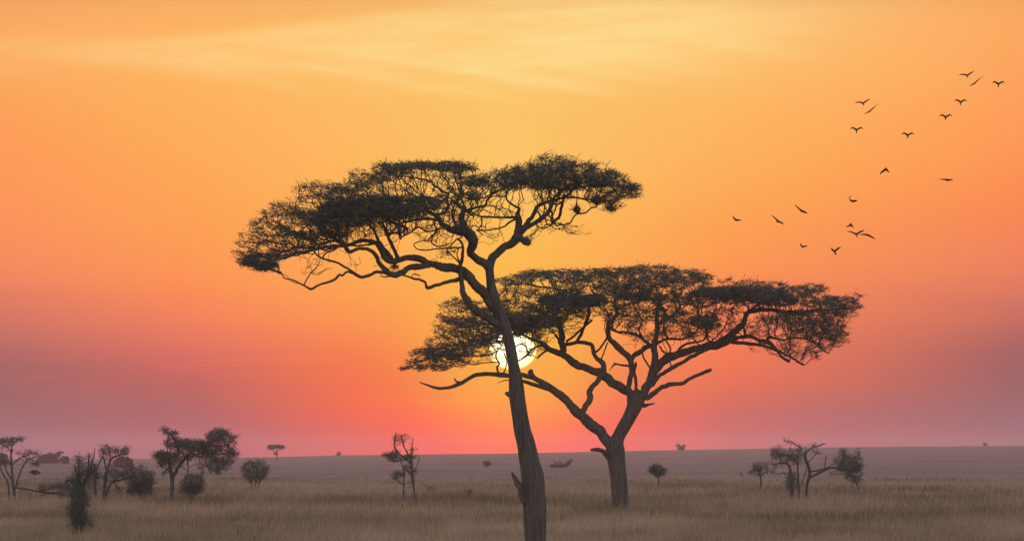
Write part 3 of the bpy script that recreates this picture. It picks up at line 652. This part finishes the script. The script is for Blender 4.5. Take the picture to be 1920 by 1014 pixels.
# ------------------------------------------------------------------ small trees and bushes of the plain
def shrub_tree(name, label, D, base, limbs, blobs, seed, cat='tree', group=None, hazy=1.0, **k):
    s = D/150.0
    kw = dict(att_px=6.5, web=1.5, leaf=(.030*s*1.5+.05, .010*s+.008), leaf_n=5, step=.045*s+.03, kill=.055*s+.035, rtip=.0055*s*.55+.002, whisk=.6,
              bark=BARK2, leafm=LEAF2, depthf=.75, whisk_len=.06*s+.06, twig_rmax=.05, spread=(.035*s+.02, .04*s+.02, .025*s+.01), jit=.45, sides=8, trunk_sides=12, thin=.74)
    kw.update(k)
    return build_tree(name, label, cat, D, base, limbs, blobs, seed, group=group, **kw)
GS = 'small trees and bushes scattered over the plain'
shrub_tree('thorn_tree', 'spindly open tree with tiered sparse crown at the left edge', 333, (24, 946), [
 (T, 0, [(27,948,4),(26.5,925,3.8),(24,903,3.4),(23,888,3),(22,872,2.6),(21,855,2.2),(22,838,1.8)]),
 (Bq, .8, [(18,948,3),(17,930,2.8),(15,905,2.4),(8,892,2.2),(2,880,2),(-6,866,1.6)]),
 (Bq, -.8, [(28,918,2.6),(32,903,2.2),(36,890,2),(44,872,1.8),(53,861,1.6),(69,856,1.2)]),
 (Bq, .8, [(23,900,2),(15,888,2),(10,874,1.6),(6,862,1.2)]),
 (Bq, .8, [(22,872,1.5),(32,862,1.3),(42,856,1.2),(54,850,1)]),
 (Bq, -.8, [(22,850,1.5),(14,838,1.2),(4,832,1)]),
], [(24,824,24,6,1.1),(14,830,14,6,.9),(36,822,12,4,.8),(2,826,12,5,.8),(34,847,16,4,.5),(60,849,18,6,.9),(70,856,8,4,.7),(69,870,10,4,1.3),(50,862,14,5,.5),(6,868,16,8,.9),(-12,862,16,10,.9),(20,865,14,5,.4),(45,918,10,8,.3,.3)], 31, group=GS)
shrub_tree('thorn_bush', 'low sprawling green bush lying in grass beside the creeper-covered stump', 345, (95, 940), [
 (Bq, 0, [(30,914,2),(48,916,2.2),(69,920,2.6),(90,923,3),(110,925,3),(129,930,2.6)]),
 (Bq, .5, [(110,925,2.2),(112,934,2.6),(112,944,2.8)]),
 (Bq, -.5, [(129,912,1.6),(110,911,1.8),(90,917,1.8),(72,920,1.6)]),
 (Bq, -.6, [(90,923,1.5),(75,930,1.4),(58,934,1.2),(45,938,1)]),
], [(92,911,26,4,1.3),(115,914,16,7,1.2),(75,917,14,4,.7),(65,933,22,4,.4),(115,928,14,8,.8)], 32, cat='bush', group=GS)
shrub_tree('creeper_covered_stump', 'broken stump smothered in dark creepers, front left of the grass', 178, (150, 1030), [
 (T, .0, [(151,1032,13),(150,1000,13),(148,975,12.5),(146,950,12),(145,925,11.5),(145,908,9),(146,898,5)]),
 (Bq, .3, [(150,925,5),(158,905,3.2),(166,888,2.2),(172,870,1.5),(176,855,1),(178,840,.6)]),
 (Bq, .4, [(146,920,5),(138,905,3),(130,900,2.2),(121,906,1.2)]),
 (Bq, -.3, [(150,900,2.6),(148,880,1.6),(147,866,1.1),(150,855,.7)]),
 (Bq, .3, [(162,893,2.4),(166,875,1.8),(166,858,1.2),(165,848,.7)]),
 (Bq, .3, [(147,895,2),(142,880,1.6),(140,870,1)]),
], [(148,857,9,5,.9),(166,862,6,12,.7),(150,882,13,12,1.0),(172,885,14,15,1.2),(158,896,25,12,1.2),(148,866,10,7,.8),(140,900,12,9,.8),(125,905,9,5,.9),(146,925,16,14,1.5),(162,915,10,10,.7),(145,948,15,18,1.3),(149,972,19,16,1.4),(163,974,9,12,.6),(137,925,8,8,.9),(160,938,9,9,.8),(128,955,5,12,.5),(167,945,6,8,.6),(173,976,5,12,.7),(126,915,6,7,.6),(168,985,8,8,.6),(137,975,7,18,1.2),(150,1000,20,14,1.5),(155,935,10,12,1.1)], 33,
 cat='stump', leaf_n=7, leaf=(.10, .022), att_px=14, thin=1.0, spread=(.09,.08,.06), whisk=1.2, plan=(152, 34))
shrub_tree('thorn_tree', 'leaning twin-stemmed tree, second from the left behind the creeper-covered stump', 335, (195, 944), [
 (T, 0, [(195,947,4.6),(195,925,4.2),(197,905,3.8),(199,890,3.4),(201,880,3),(205,868,2.6),(209,860,2.4),(218,855,2.2),(228,851,1.6)]),
 (Bq, .8, [(200,947,4),(201,925,3.6),(205,910,3),(212,902,2.8),(225,899,2.6),(242,895,2.2),(255,892,1.8)]),
 (Bq, -.8, [(178,945,4),(179,921,3.8),(178,905,3.2),(180,890,2.4),(184,872,1.8),(190,858,1.4)]),
 (Bq, .8, [(200,885,2.2),(197,870,1.8),(194,856,1.5),(192,846,1)]),
 (Bq, .6, [(206,866,1.8),(206,855,1.5),(203,842,1.2),(200,832,.8)]),
 (Bq, -.6, [(178,900,1.4),(186,894,1.2),(194,898,1)]),
 (Bq, .8, [(212,902,2),(222,893,1.8),(232,886,1.6),(246,880,1.4)]),
 (Bq, -.4, [(213,903,1.3),(222,916,1.4),(230,922,1.2)]),
], [(196,848,12,6,1.0),(192,838,7,5,.7),(210,843,20,6,1.0),(226,845,16,6,1.1),(238,840,5,6,.9),(236,850,6,5,1.1),(200,833,12,4,.3,.3),(205,856,22,6,.5),(225,880,28,10,1.0),(215,890,24,6,.9),(240,888,16,10,1.0),(200,895,16,6,.6),(185,893,10,5,.5),(223,921,8,5,.8),(180,908,7,8,.5)], 34, group=GS)
shrub_tree('round_bush', 'dense dark dome-shaped bush leaning on the twin-stemmed tree', 350, (264, 940), [
 (Bq, .3, [(262,942,3),(262,925,2.6),(258,908,2),(252,895,1.5)]), (Bq, -.3, [(268,942,3),(272,924,2.4),(278,905,1.8)]), (Bq, .2, [(264,942,3),(266,915,2.2),(266,895,1.4)]),
], [(266,900,24,20,1.2),(262,922,26,9,1.2),(252,905,14,14,.9),(278,903,11,16,.9),(262,916,24,12,1.1),(262,880,14,8,.6),(284,888,6,8,.4),(246,888,8,8,.4),(272,872,6,4,.3)], 35, cat='bush', group=GS, leaf_n=9)
shrub_tree('leafy_tree', 'tallest leafy tree on the left with dark stout trunk', 333, (322, 946), [
 (T, 0, [(322,950,6),(322.5,925,5.4),(323,905,5.4),(322,890,5.2),(319,875,4.2),(318,860,3.4),(320,845,2.6)]),
 (Bq, 1.0, [(325,895,4.6),(332,880,4),(341,866,3.8),(352,855,3.4),(362,846,3),(374,840,2.8),(387,835,2.4),(399,829,2),(408,818,1.5)]),
 (Bq, -.8, [(325,862,3),(334,850,3.6),(334,838,3.2),(330,826,2.8),(324,818,2.4),(318,814,2),(312,808,1.2)]),
 (Bq, .2, [(318,814,1.6),(314,824,1.5),(313,836,1.5),(314,846,1.2)]),
 (Bq, -.9, [(320,870,2.6),(312,862,2),(303,858,1.5),(295,852,1)]),
 (Bq, -1.2, [(366,844,2),(385,848,2),(402,852,1.8),(420,850,1.5),(434,846,1)]),
 (Bq, .8, [(395,832,1.6),(410,836,1.5),(425,833,1.2),(436,825,.9)]),
 (Bq, -.8, [(400,852,1.5),(408,864,1.3),(410,878,1.1)]),
 (Bq, .4, [(352,856,1.3),(352,868,1.3),(353,880,1.2),(350,893,1)]),
 (Bq, -.4, [(321,885,1.6),(314,878,1.3),(309,885,1.1)]),
], [(309,806,8,5,1.2),(324,812,10,5,1.3),(312,812,5,5,.7),(325,830,20,10,1.2),(345,828,14,7,1.1),(345,838,26,10,1.2),(305,854,18,8,1.5),(296,850,10,4,.8),(312,864,18,10,1.3),(340,854,30,10,1.1),(370,834,24,10,1.4),(380,848,28,11,1.2),(398,836,26,10,1.0),(408,810,14,8,1.2),(405,820,20,10,1.3),(420,812,16,8,.9),(425,824,18,8,.9),(441,818,12,2.5,.8),(435,835,10,8,.7),(436,850,12,8,1.2),(420,862,22,10,1.1),(405,872,20,10,.9),(402,884,15,6,.9),(418,878,14,7,.7),(388,866,18,8,.6),(410,845,26,6,.5),(308,886,6,7,.7),(300,870,8,7,.6),(330,872,14,7,.6)], 36, group=GS, leaf_n=8)
shrub_tree('thorn_bush', 'twiggy half-bare bush close to the right of the stout dark trunk', 340, (360, 944), [
 (Bq, .3, [(356,946,3),(354,925,2.2),(350,905,1.6),(346,892,1)]), (Bq, -.3, [(362,946,3),(368,925,2.2),(374,905,1.8),(380,885,1.2),(380,872,.8)]), (Bq, .2, [(360,946,3),(360,915,2),(356,895,1.2)]),
], [(362,906,22,18,1.5),(360,918,24,9,1.2),(350,910,13,14,.9),(376,885,9,10,.8),(370,915,14,10,.9),(378,873,6,5,.4)], 37, cat='bush', group=GS, leaf_n=4)
shrub_tree('round_bush', 'rounded faded bush standing alone right of the leafy tree', 470, (477, 918), [
 (Bq, .3, [(474,918,2),(470,902,1.8),(463,888,1.3),(457,876,.9)]), (Bq, -.3, [(478,918,2.4),(480,898,1.8),(482,880,1.2)]), (Bq, .2, [(481,918,2),(488,902,1.5),(496,885,1)]),
], [(478,880,26,17,1.3),(462,885,12,9,.8),(496,884,10,10,.8),(478,895,24,9,1.0),(465,874,14,9,.9),(490,875,13,14,.9),(486,890,15,9,.8),(470,893,12,8,.6),(478,864,20,5,.6)], 38, cat='bush', group=GS, leaf_n=5)
shrub_tree('bare_tree', 'thin two-stemmed half-dead tree left of the acacia trunks', 333, (773, 944), [
 (T, 0, [(778,948,2.6),(777,925,2.4),(775,905,3),(773,885,3.2),(772,870,3.2),(771,856,3),(771,848,2)]),
 (Bq, -.4, [(771,850,1.6),(772,840,1.3),(774,828,1),(775,822,.5)]),
 (Bq, .8, [(771,862,2.4),(765,850,2),(759,840,1.8),(755,828,1.8),(753,820,1.4),(753,814,.8)]),
 (Bq, -1.2, [(772,870,2.2),(764,863,2),(756,856,1.8),(748,849,1.8),(741,840,1.8),(739,830,1.8),(741,820,1.6),(742,812,.9)]),
 (Bq, .3, [(776,885,1.4),(781,874,1.1),(785,864,.9),(786,855,.5)]),
 (Bq, .4, [(757,948,2.4),(757,925,2),(757,905,2.2),(758,890,2),(757,878,1.6),(753,868,1.4),(750,858,1)]),
 (Bq, .6, [(757,910,1.8),(750,904,1.6),(744,898,1.4),(739,893,1)]),
 (Bq, -.6, [(773,890,1.4),(766,884,1.2),(760,876,1)]),
], [(729,854,12,5,1.6),(736,859,10,9,1.3),(741,848,9,5,1.2),(746,889,9,4,1.8),(739,893,5,4,1.5),(776,884,6,5,1.3),(742,822,4,8,1.0),(754,824,5,8,.9),(762,817,5,3,.5),(748,814,9,5,.3,.3),(745,833,8,5,.3,.3),(770,856,12,5,1.2),(775,844,4,4,1.2),(766,873,7,6,1.0),(760,860,12,5,.6),(766,880,8,8,.5),(773,903,3,10,.8),(756,858,6,4,.8)], 39, group=GS, leaf_n=6)
shrub_tree('small_tree', 'small round-headed tree on one short stem right of the wide acacia', 450, (1235, 920), [
 (T, 0, [(1235.5,922,2),(1235,905,1.9),(1234.5,896,2),(1233,886,1.8),(1232,878,1.2)]),
 (Bq, .3, [(1234.5,896,1.4),(1228,889,1.2),(1222,885,.9)]), (Bq, -.3, [(1234.5,894,1.4),(1240,887,1.2),(1244,883,.9)]),
], [(1232,880,13,8,1.7),(1224,882,8,5,1.2),(1240,884,8,6,1.3),(1231,873,7,4,1.0),(1234,888,9,4,1.0)], 40, group=GS, leaf_n=9, att_px=6)
shrub_tree('small_tree', 'short gnarled shrub-like tree just left of the twisted grey tree', 450, (1427, 920), [
 (T, 0, [(1428,922,3),(1427,903,2.6),(1426,893,2.4),(1424,882,1.8),(1421,872,1)]),
 (Bq, .3, [(1426,893,1.6),(1434,885,1.3),(1440,878,1)]), (Bq, -.4, [(1426,892,1.4),(1416,888,1.2),(1403,887,.8)]), (Bq, .3, [(1425,886,1.2),(1418,879,1)]),
], [(1420,874,10,10,1.0),(1416,882,9,6,.8),(1432,873,10,6,.7),(1438,870,5,6,.5),(1436,881,9,5,.7),(1418,884,12,6,1.0),(1404,887,6,2,.7)], 41, group=GS, leaf_n=8, att_px=7)
shrub_tree('twisted_tree', 'twisted grey tree with bare forked spar and drooping right limb', 333, (1510, 944), [
 (T, 0, [(1512,948,4),(1512,918,3.8),(1514,905,4.2),(1517,893,4.6),(1518,882,5),(1515,872,5.2),(1511,862,5),(1509,853,4.6),(1511,846,4),(1516,842,3.4)]),
 ('dead_branch', -.5, [(1511,850,4),(1516,843,3.4),(1524,838,3),(1534,835,2.8),(1543,832,2.4),(1548,830,1.2)]),
 (Bq, .7, [(1514,905,3),(1521,894,3.2),(1531,888,3.2),(1542,883,3),(1552,878,2.8),(1562,876,2.6),(1573,879,2.6),(1584,881,2.4),(1595,888,2.2),(1602,898,2),(1606,908,1.8),(1612,916,1.2)]),
 (Bq, -.5, [(1518,884,2.6),(1530,882,2.4),(1542,879,2.2),(1552,876,2)]),
 (Bq, .5, [(1545,878,1.6),(1547,867,1.5),(1549,858,1.8),(1550,853,1)]),
 (Bq, .6, [(1484,948,6.5),(1484.5,918,6.2),(1484,902,5.6),(1483,890,4.8),(1480,876,3.4),(1474,868,2.4),(1462,868,1.8),(1450,870,1.4),(1446,862,1.2)]),
 (Bq, -.5, [(1498,948,3),(1498,918,2.6),(1497,900,2.6),(1496,882,2.4),(1495,870,2.2),(1488,860,2),(1478,852,1.6)]),
 (Bq, .6, [(1496,872,2.2),(1497,860,2),(1497,850,1.8),(1503,840,1.5),(1494,834,1.2),(1487,829,1),(1480,824,.7)]),
 (Bq, .3, [(1503,905,1.6),(1508,892,1.6),(1512,880,1.6)]),
 (Bq, -.6, [(1570,879,2),(1578,868,1.8),(1582,857,1.4),(1581,846,1)]),
 (Bq, .8, [(1590,884,2),(1602,874,1.8),(1608,860,1.4),(1610,846,1)]),
 (Bq, .3, [(1516,866,1.6),(1524,858,1.3),(1530,850,1.1),(1536,848,.8)]),
 (Bq, -.4, [(1483,890,1.6),(1470,886,1.3),(1458,888,1.2),(1445,884,1)]),
], [(1455,841,9,7,1.1),(1451,850,8,7,1.0),(1470,847,14,6,.8),(1480,856,16,6,.7),(1493,850,14,8,1.1),(1482,830,10,3,.6,.5),(1472,823,6,3,.4,.4),(1459,872,16,7,.35,.3),(1504,838,12,3,.5,.5),(1527,834,6,6,.5,.4),(1532,848,9,3,.8),(1484,896,9,12,1.1),(1480,910,8,8,.9),(1582,848,10,9,1.0),(1575,860,14,9,.5),(1592,862,16,9,.9),(1594,876,24,9,1.6),(1586,866,20,10,1.0),(1598,894,16,9,1.0),(1476,858,20,9,.9),(1455,852,10,9,.9),(1484,905,12,14,1.2),(1496,862,14,8,.8),(1604,868,14,12,1.1),(1600,888,20,9,1.1),(1606,902,9,8,1.0),(1613,855,5,10,.7),(1610,843,3,6,.7),(1566,888,11,5,.7,.5),(1446,885,12,4,.3,.3),(1500,905,8,8,.4),(1470,862,20,6,.25,.2)], 42, group=GS, leaf_n=5, deadmat=DEADWOOD, leaf=(.10, .020), att_px=3.2, rtip=.006, step=.10, thin=.64)
# far trees and bushes out on the plain
LEAF3 = mat('haze_tinted_leaf', leaf_b((.028, .036, .040), (.05, .062, .062), .02))  # bluish cast of distant haze painted into a darker leaf colour
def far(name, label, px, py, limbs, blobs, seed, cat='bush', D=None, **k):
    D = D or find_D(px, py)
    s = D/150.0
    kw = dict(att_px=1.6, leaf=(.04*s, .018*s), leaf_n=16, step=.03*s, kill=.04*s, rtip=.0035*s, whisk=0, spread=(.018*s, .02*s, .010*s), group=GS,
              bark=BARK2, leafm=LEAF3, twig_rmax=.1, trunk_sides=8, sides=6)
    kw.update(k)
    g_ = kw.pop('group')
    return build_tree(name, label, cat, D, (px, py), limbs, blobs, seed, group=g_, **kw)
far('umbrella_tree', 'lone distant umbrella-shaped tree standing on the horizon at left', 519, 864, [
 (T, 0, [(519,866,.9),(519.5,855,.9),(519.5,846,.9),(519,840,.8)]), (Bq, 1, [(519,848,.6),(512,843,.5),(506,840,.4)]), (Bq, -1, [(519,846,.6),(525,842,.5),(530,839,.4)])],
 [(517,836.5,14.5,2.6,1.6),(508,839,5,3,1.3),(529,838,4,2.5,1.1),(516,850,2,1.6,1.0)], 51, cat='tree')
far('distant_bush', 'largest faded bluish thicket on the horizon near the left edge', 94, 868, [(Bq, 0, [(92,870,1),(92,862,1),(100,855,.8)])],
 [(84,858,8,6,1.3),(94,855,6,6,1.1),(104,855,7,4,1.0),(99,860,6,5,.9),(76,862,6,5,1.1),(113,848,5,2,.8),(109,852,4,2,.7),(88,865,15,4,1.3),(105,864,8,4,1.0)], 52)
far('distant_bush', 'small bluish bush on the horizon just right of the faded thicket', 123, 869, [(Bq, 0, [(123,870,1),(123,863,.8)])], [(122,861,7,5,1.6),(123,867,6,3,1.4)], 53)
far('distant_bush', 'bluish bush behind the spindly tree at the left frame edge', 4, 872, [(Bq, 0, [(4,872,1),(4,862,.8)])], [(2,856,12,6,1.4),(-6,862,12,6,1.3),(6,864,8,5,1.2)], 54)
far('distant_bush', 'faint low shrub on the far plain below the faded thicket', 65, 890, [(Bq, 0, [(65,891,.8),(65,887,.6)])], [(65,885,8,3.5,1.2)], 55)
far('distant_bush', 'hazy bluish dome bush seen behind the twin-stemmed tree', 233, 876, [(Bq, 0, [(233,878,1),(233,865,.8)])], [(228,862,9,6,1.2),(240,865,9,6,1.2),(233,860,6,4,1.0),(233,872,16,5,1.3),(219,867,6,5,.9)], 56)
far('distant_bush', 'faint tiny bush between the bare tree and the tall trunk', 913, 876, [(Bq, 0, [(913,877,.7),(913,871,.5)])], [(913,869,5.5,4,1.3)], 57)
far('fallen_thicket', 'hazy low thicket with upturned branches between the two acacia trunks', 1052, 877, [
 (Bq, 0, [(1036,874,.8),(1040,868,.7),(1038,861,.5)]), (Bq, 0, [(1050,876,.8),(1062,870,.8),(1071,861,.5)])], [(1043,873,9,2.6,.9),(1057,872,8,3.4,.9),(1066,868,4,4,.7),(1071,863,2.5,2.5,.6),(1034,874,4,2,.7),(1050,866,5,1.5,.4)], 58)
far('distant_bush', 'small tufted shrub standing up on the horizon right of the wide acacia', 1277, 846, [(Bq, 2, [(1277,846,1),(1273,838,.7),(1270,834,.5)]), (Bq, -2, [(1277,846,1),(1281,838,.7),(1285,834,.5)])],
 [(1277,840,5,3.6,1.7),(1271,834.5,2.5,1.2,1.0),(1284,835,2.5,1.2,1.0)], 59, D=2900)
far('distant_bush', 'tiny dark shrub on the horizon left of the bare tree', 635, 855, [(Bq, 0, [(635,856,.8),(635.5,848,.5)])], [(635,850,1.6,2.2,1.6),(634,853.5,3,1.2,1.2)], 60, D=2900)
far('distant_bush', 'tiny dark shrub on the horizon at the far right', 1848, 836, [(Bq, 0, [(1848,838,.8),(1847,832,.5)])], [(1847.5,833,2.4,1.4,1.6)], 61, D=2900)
shrub_tree('dry_shrub', 'small purplish dry shrub in grass right of the bare tree', 400, (806, 930), [(Bq, 0, [(806,930,1),(802,915,.8),(794,908,.5)]), (Bq, .3, [(808,930,1),(812,916,.8)])], [(808,914,9,4,1.2),(796,909,3,4,.5)], 62, cat='shrub', group=GS, leaf_n=4)
shrub_tree('dry_shrub', 'small dark weed tuft in grass just left of the tall trunk', 330, (879, 948), [(Bq, 0, [(879,948,1),(879,926,.8)])], [(879,921,5,5,1.2),(879,932,5,5,1.0)], 63, cat='shrub', group=GS, leaf_n=5)

# ------------------------------------------------------------------ birds
def bird(px, py, D, lw, rw, body, label, seed=0, group='flock of dark birds gliding over the plain'):
    """lw / rw: wing joints (dx,dy,chord) in 1e-4 rad from the body; body: (head dx,dy, tail dx,dy, r)"""
    m = PX*D; gm = Geo(); c = at(px, py, D)
    P3 = lambda dx, dy, dz=0.0: np.array([dx*m, dz*m, -dy*m])
    hx, hy, tx, ty, r = body
    h = P3(hx, hy, 1.5); tl = P3(tx, ty, -2.0)
    sp_ = [h, h*.72+tl*.28, h*.45+tl*.55, h*.15+tl*.85, tl]
    tube(gm, sp_, np.array([.35, .95, 1.0, .5, .45])*r*m, 8, 0, seed)
    for wing, sg in ((lw, -1), (rw, 1)):
        pts = [(0, 0, wing[0][2])] + list(wing); n = len(pts); V = []
        for k, (dx, dy, ch) in enumerate(pts):
            s = k/(n-1); a = P3(dx, dy, -1.0 + 2.5*s)
            nx, ny = (pts[min(k+1, n-1)][0]-pts[max(k-1, 0)][0]), (pts[min(k+1, n-1)][1]-pts[max(k-1, 0)][1])
            L = math.hypot(nx, ny) or 1; vx, vy = -ny/L, nx/L
            if vy < 0: vx, vy = -vx, -vy
            cv = P3(vx*ch, vy*ch, ch*1.1); th = np.array([0, -.35, .3])*m*(1-.7*s)
            V += [a - cv*.5, a - cv*.1 + th, a + cv*.5, a - cv*.1 - th]
        F = []
        for k in range(n-1):
            for j in range(4):
                a0 = 4*k+j; a1 = 4*k+(j+1) % 4; F.append([a0, a1, a1+4, a0+4])
        F.append([0, 3, 2, 1]); e = 4*(n-1); F.append([e, e+1, e+2, e+3]); gm.add(V, F)
    # fanned tail
    d = (tl-h)/np.linalg.norm(tl-h); s = np.array([d[2], 0, -d[0]])
    a, b = tl - d*r*m, tl + d*r*1.1*m; w = r*.9*m; y_ = np.array([0, .2*m, 0])
    gm.add([a-s*w*.4-y_, a+s*w*.4-y_, b+s*w-y_, b-s*w-y_, a-s*w*.4+y_, a+s*w*.4+y_, b+s*w+y_, b-s*w+y_],
           [[0, 1, 2, 3], [7, 6, 5, 4], [0, 4, 5, 1], [1, 5, 6, 2], [2, 6, 7, 3], [3, 7, 4, 0]])
    o = gm.build('bird', FEATHER, None, np.zeros(3), True); o.location = c
    o['label'] = label; o['category'] = 'bird'
    if group: o['group'] = group
    return o
GA = ([(-5,-2,2.6),(-10,-2.2,2),(-15,-.8,.6)], [(4,-2.5,2.8),(9,-6,2.2),(14,-8,.6)], (0,-1,1,3,1.6))
DI = ([(-4,2.5,2.4),(-8,4.5,1.2),(-12,6.5,.4)], [(4,-4,2.2),(9,-8,1.1),(15,-14,.3)], (1,-2,-1.5,2,1.5))
VW = ([(-4,-3,3),(-8,-4.5,2.6),(-11.5,-1.8,.8)], [(4,-2.5,3),(8,-4.5,2.6),(12.5,-2.4,.7)], (0,-1.2,-.2,4.2,1.7))
n_ = 0
def put(px, py, D, pose, label, s=1.0):
    global n_; n_ += 1
    sc = lambda w: [(a*s, b*s, c*s) for a, b, c in w]
    bird(px, py, D, sc(pose[0]), sc(pose[1]), tuple(v*s for v in pose[2]), label, n_)
put(1813, 142, 150, GA, 'bird with wide raised wings at the very top of the flock')
put(1828, 156, 147, DI, 'slender bird banking steeply just below the topmost bird')
put(1872, 158, 152, VW, 'rightmost bird of the flock, wings bent down at the tips')
put(1801, 192, 149, VW, 'bent-winged bird between the rightmost bird and the one below it')
put(1773, 220, 151, VW, 'bent-winged bird lowest of the diagonal line of three at upper right')
put(1618, 194, 150, GA, 'wide-winged bird topmost of the left cluster of the upper flock')
put(1632, 208, 148, DI, 'slender banking bird right beside the left cluster of the upper flock')
put(1606, 244, 152, VW, 'bent-winged bird at the left end of the upper flock')
put(1702, 254, 150, VW, 'bent-winged bird alone in the middle of the upper flock')
put(1661, 318, 149, ([(-3,1.5,4.2),(-7,4,3.6),(-11,8.5,1.6)], [(2,0,3.4),(4,3,2.4),(6,5.5,1)], (0,-4,-1,1.5,1.8)), 'hunched bird with drooping wings below the middle of the upper flock')
put(1775, 337, 150, ([(-5,-.6,2.6),(-9,-.8,1.6),(-15,-1.2,.5)], [(4,.6,3),(8,0,2.6),(12,-.4,1)], (-2,-1.4,1,2.4,1.7)), 'flat-winged bird alone at the right, lowest of the upper flock')
put(1597, 377, 150, ([(-3,-2,3),(-4.5,-5,2.4),(-1.5,-10,.8)], [(3,.2,4),(7,-.4,3.4),(11,-1.5,1)], (-1,-1,1,1.6,1.6)), 'bird with one wing straight up, topmost of the lower flock')
put(1501, 394, 148, ([(-3,-3,2.6),(-6,-6,2),(-11,-10,.8)], [(4,2.5,3.6),(8,3.5,3.4),(13.5,6.5,.8)], (-1.5,-2,1,2,1.8)), 'long-winged bird diving right, upper of the two on the left')
put(1457, 413, 151, ([(-3,-3,2.4),(-6,-6,1.8),(-11,-10,.7)], [(4,2.8,3),(8,4.2,2.8),(13.5,8,.7)], (-1,-2,.5,3,1.8)), 'long-winged bird diving right, lower of the two on the left')
put(1378, 411, 149, ([(-2,-2.5,2.6),(-3.6,-5,1.8),(-3.2,-8,.6)], [(3,1.8,3.6),(7,1.6,3),(12,2,.7)], (-1,-1,1,2,1.6)), 'leftmost bird of the flock, one wing cocked up')
put(1595, 422, 147, ([(-3,1,3),(-5.5,2.6,2.4),(-8,3.6,1)], [(2,0,3),(3.4,2.4,2.2),(6,5.5,.5)], (0,-4,0,1.5,1.7)), 'small hunched bird just above the overlapping pair')
put(1605, 439, 150, ([(-5,-2.5,2.6),(-11,-5,2),(-17,-5.6,.6)], [(4,-1.5,3.4),(9,-5,3.4),(16.5,-7.6,.8)], (-1,-2,2,4,1.8)), 'wide-winged bird on the left of the overlapping pair')
put(1628, 441, 153, ([(-5,-1.4,3),(-10,-1.8,2.6),(-16,-.6,.6)], [(4,2,3),(8,4,2.6),(14,7.5,.6)], (.5,-2,-.5,1.4,1.8)), 'flat-winged bird on the right of the overlapping pair')
put(1504, 462, 150, ([(-2,-2.2,2.4),(-3.2,-4.6,1.8),(-2.4,-7.5,.6)], [(3,0,3),(6.5,-.6,2.4),(10.5,-1,.7)], (-1,-1,1,2.4,1.5)), 'small bird with cocked wing, lowest left in the flock')
put(1565, 471, 150, ([(-2.5,-1.4,3.4),(-5,-3.6,2.6),(-7,-7,.6)], [(3,-2.4,3.6),(7,-5.6,3.2),(12,-8,.8)], (-1,-2,1.5,5,2)), 'bird with raised V wings, lowest of all the flock')
bird(1389, 888, 420, [(-1.5,-1.6,1.4),(-2.5,-4,1),(-3,-5.5,.4)], [(1.5,.6,1.6),(3.4,2,1.2),(5,3,.4)], (-1,-1.5,2,2,1.3), 'small dark bird low over the grass left of the gnarled shrub', 77, None)

# ------------------------------------------------------------------ tall dry grass
rng = np.random.RandomState(5)
def grass(N_, d0, d1, name, label, lo=.45, hi=.95):
    u = rng.rand(N_); Dg = 1/(1/d0 + u*(1/d1 - 1/d0))
    xg = (rng.rand(N_)*2-1)*(.112*Dg + 6)
    dens = vnoise(xg/2.2+50, Dg/7+50, 21)*.6 + vnoise(xg/7+5, Dg/25+5, 22)*.6
    keep = rng.rand(N_) < .25 + dens
    xg, Dg = xg[keep], Dg[keep]; n = len(xg)
    zg = terrain(xg, Dg)
    patch = vnoise(xg/5+20, Dg/16+3, 8)*.6 + vnoise(xg/1.3+9, Dg/4+3, 9)*.4
    el_ = (vnoise(xg/9+30, Dg/60+4, 41) - .5)*150
    edge = sstep(Dg + el_, 860, 400)
    hg = (lo + (hi-lo)*patch) * (.6+.55*rng.rand(n)) * (.14+.86*edge)
    w = (.007 + Dg*2.6e-5) * (.6+.8*rng.rand(n))
    la = rng.rand(n)*2*math.pi; lean = (.10+.30*rng.rand(n)) * hg
    lx, ly = np.cos(la)*lean + .05*hg, np.sin(la)*lean
    ta = rng.rand(n)*math.pi; tx, ty = np.cos(ta)*w, np.sin(ta)*w
    B = np.stack([xg, Dg, zg-.03], 1); S = np.stack([tx, ty, 0*tx], 1)
    Mi = B + np.stack([lx*.35, ly*.35, hg*.55], 1); Tp = B + np.stack([lx, ly, hg], 1)
    V = np.stack([B-S*.7, B+S*.7, Mi+S*.8, Mi-S*.8, Tp+S*.25, Tp-S*.25], 1).reshape(-1, 3)
    b = np.arange(n)[:, None]*6
    F = np.concatenate([b+[[0, 1, 2, 3]], b+[[3, 2, 4, 5]]], 0)
    o = mesh_obj(name, V, F, GRASS)
    tint = (vnoise(xg/5+2, Dg/26+8, 31)-.5)*.5 + (vnoise(xg/1.1+7, Dg/5+1, 32)-.5)*.35 + (vnoise(xg/14+7, Dg/50+1, 33)-.5)*.5 + .34 + rng.rand(n)*.42
    a = o.data.attributes.new('tint', 'FLOAT', 'POINT'); a.data.foreach_set('value', np.repeat(tint, 6).astype(np.float32))
    o['kind'] = 'stuff'; o['label'] = label; o['category'] = 'grass'
    return o
def grass_b(t):
    a = t.nodes.new('ShaderNodeAttribute'); a.attribute_name = 'tint'
    c = ramp(t, a.outputs['Fac'], [(.15, (.105, .074, .05)), (.4, (.24, .16, .108)), (.65, (.355, .24, .163)), (.95, (.46, .315, .215))])
    d = princ(t, c, .9)
    q = t.nodes.new('ShaderNodeBsdfTranslucent'); t.links.new(c, q.inputs[0])
    m = t.nodes.new('ShaderNodeMixShader'); m.inputs[0].default_value = .3
    t.links.new(d, m.inputs[1]); t.links.new(q.outputs[0], m.inputs[2]); return m.outputs[0]
GRASS = mat('dry_grass', grass_b)
grass(470000, 105, 900, 'grass', 'tall dry brown savanna grass covering the near plain')
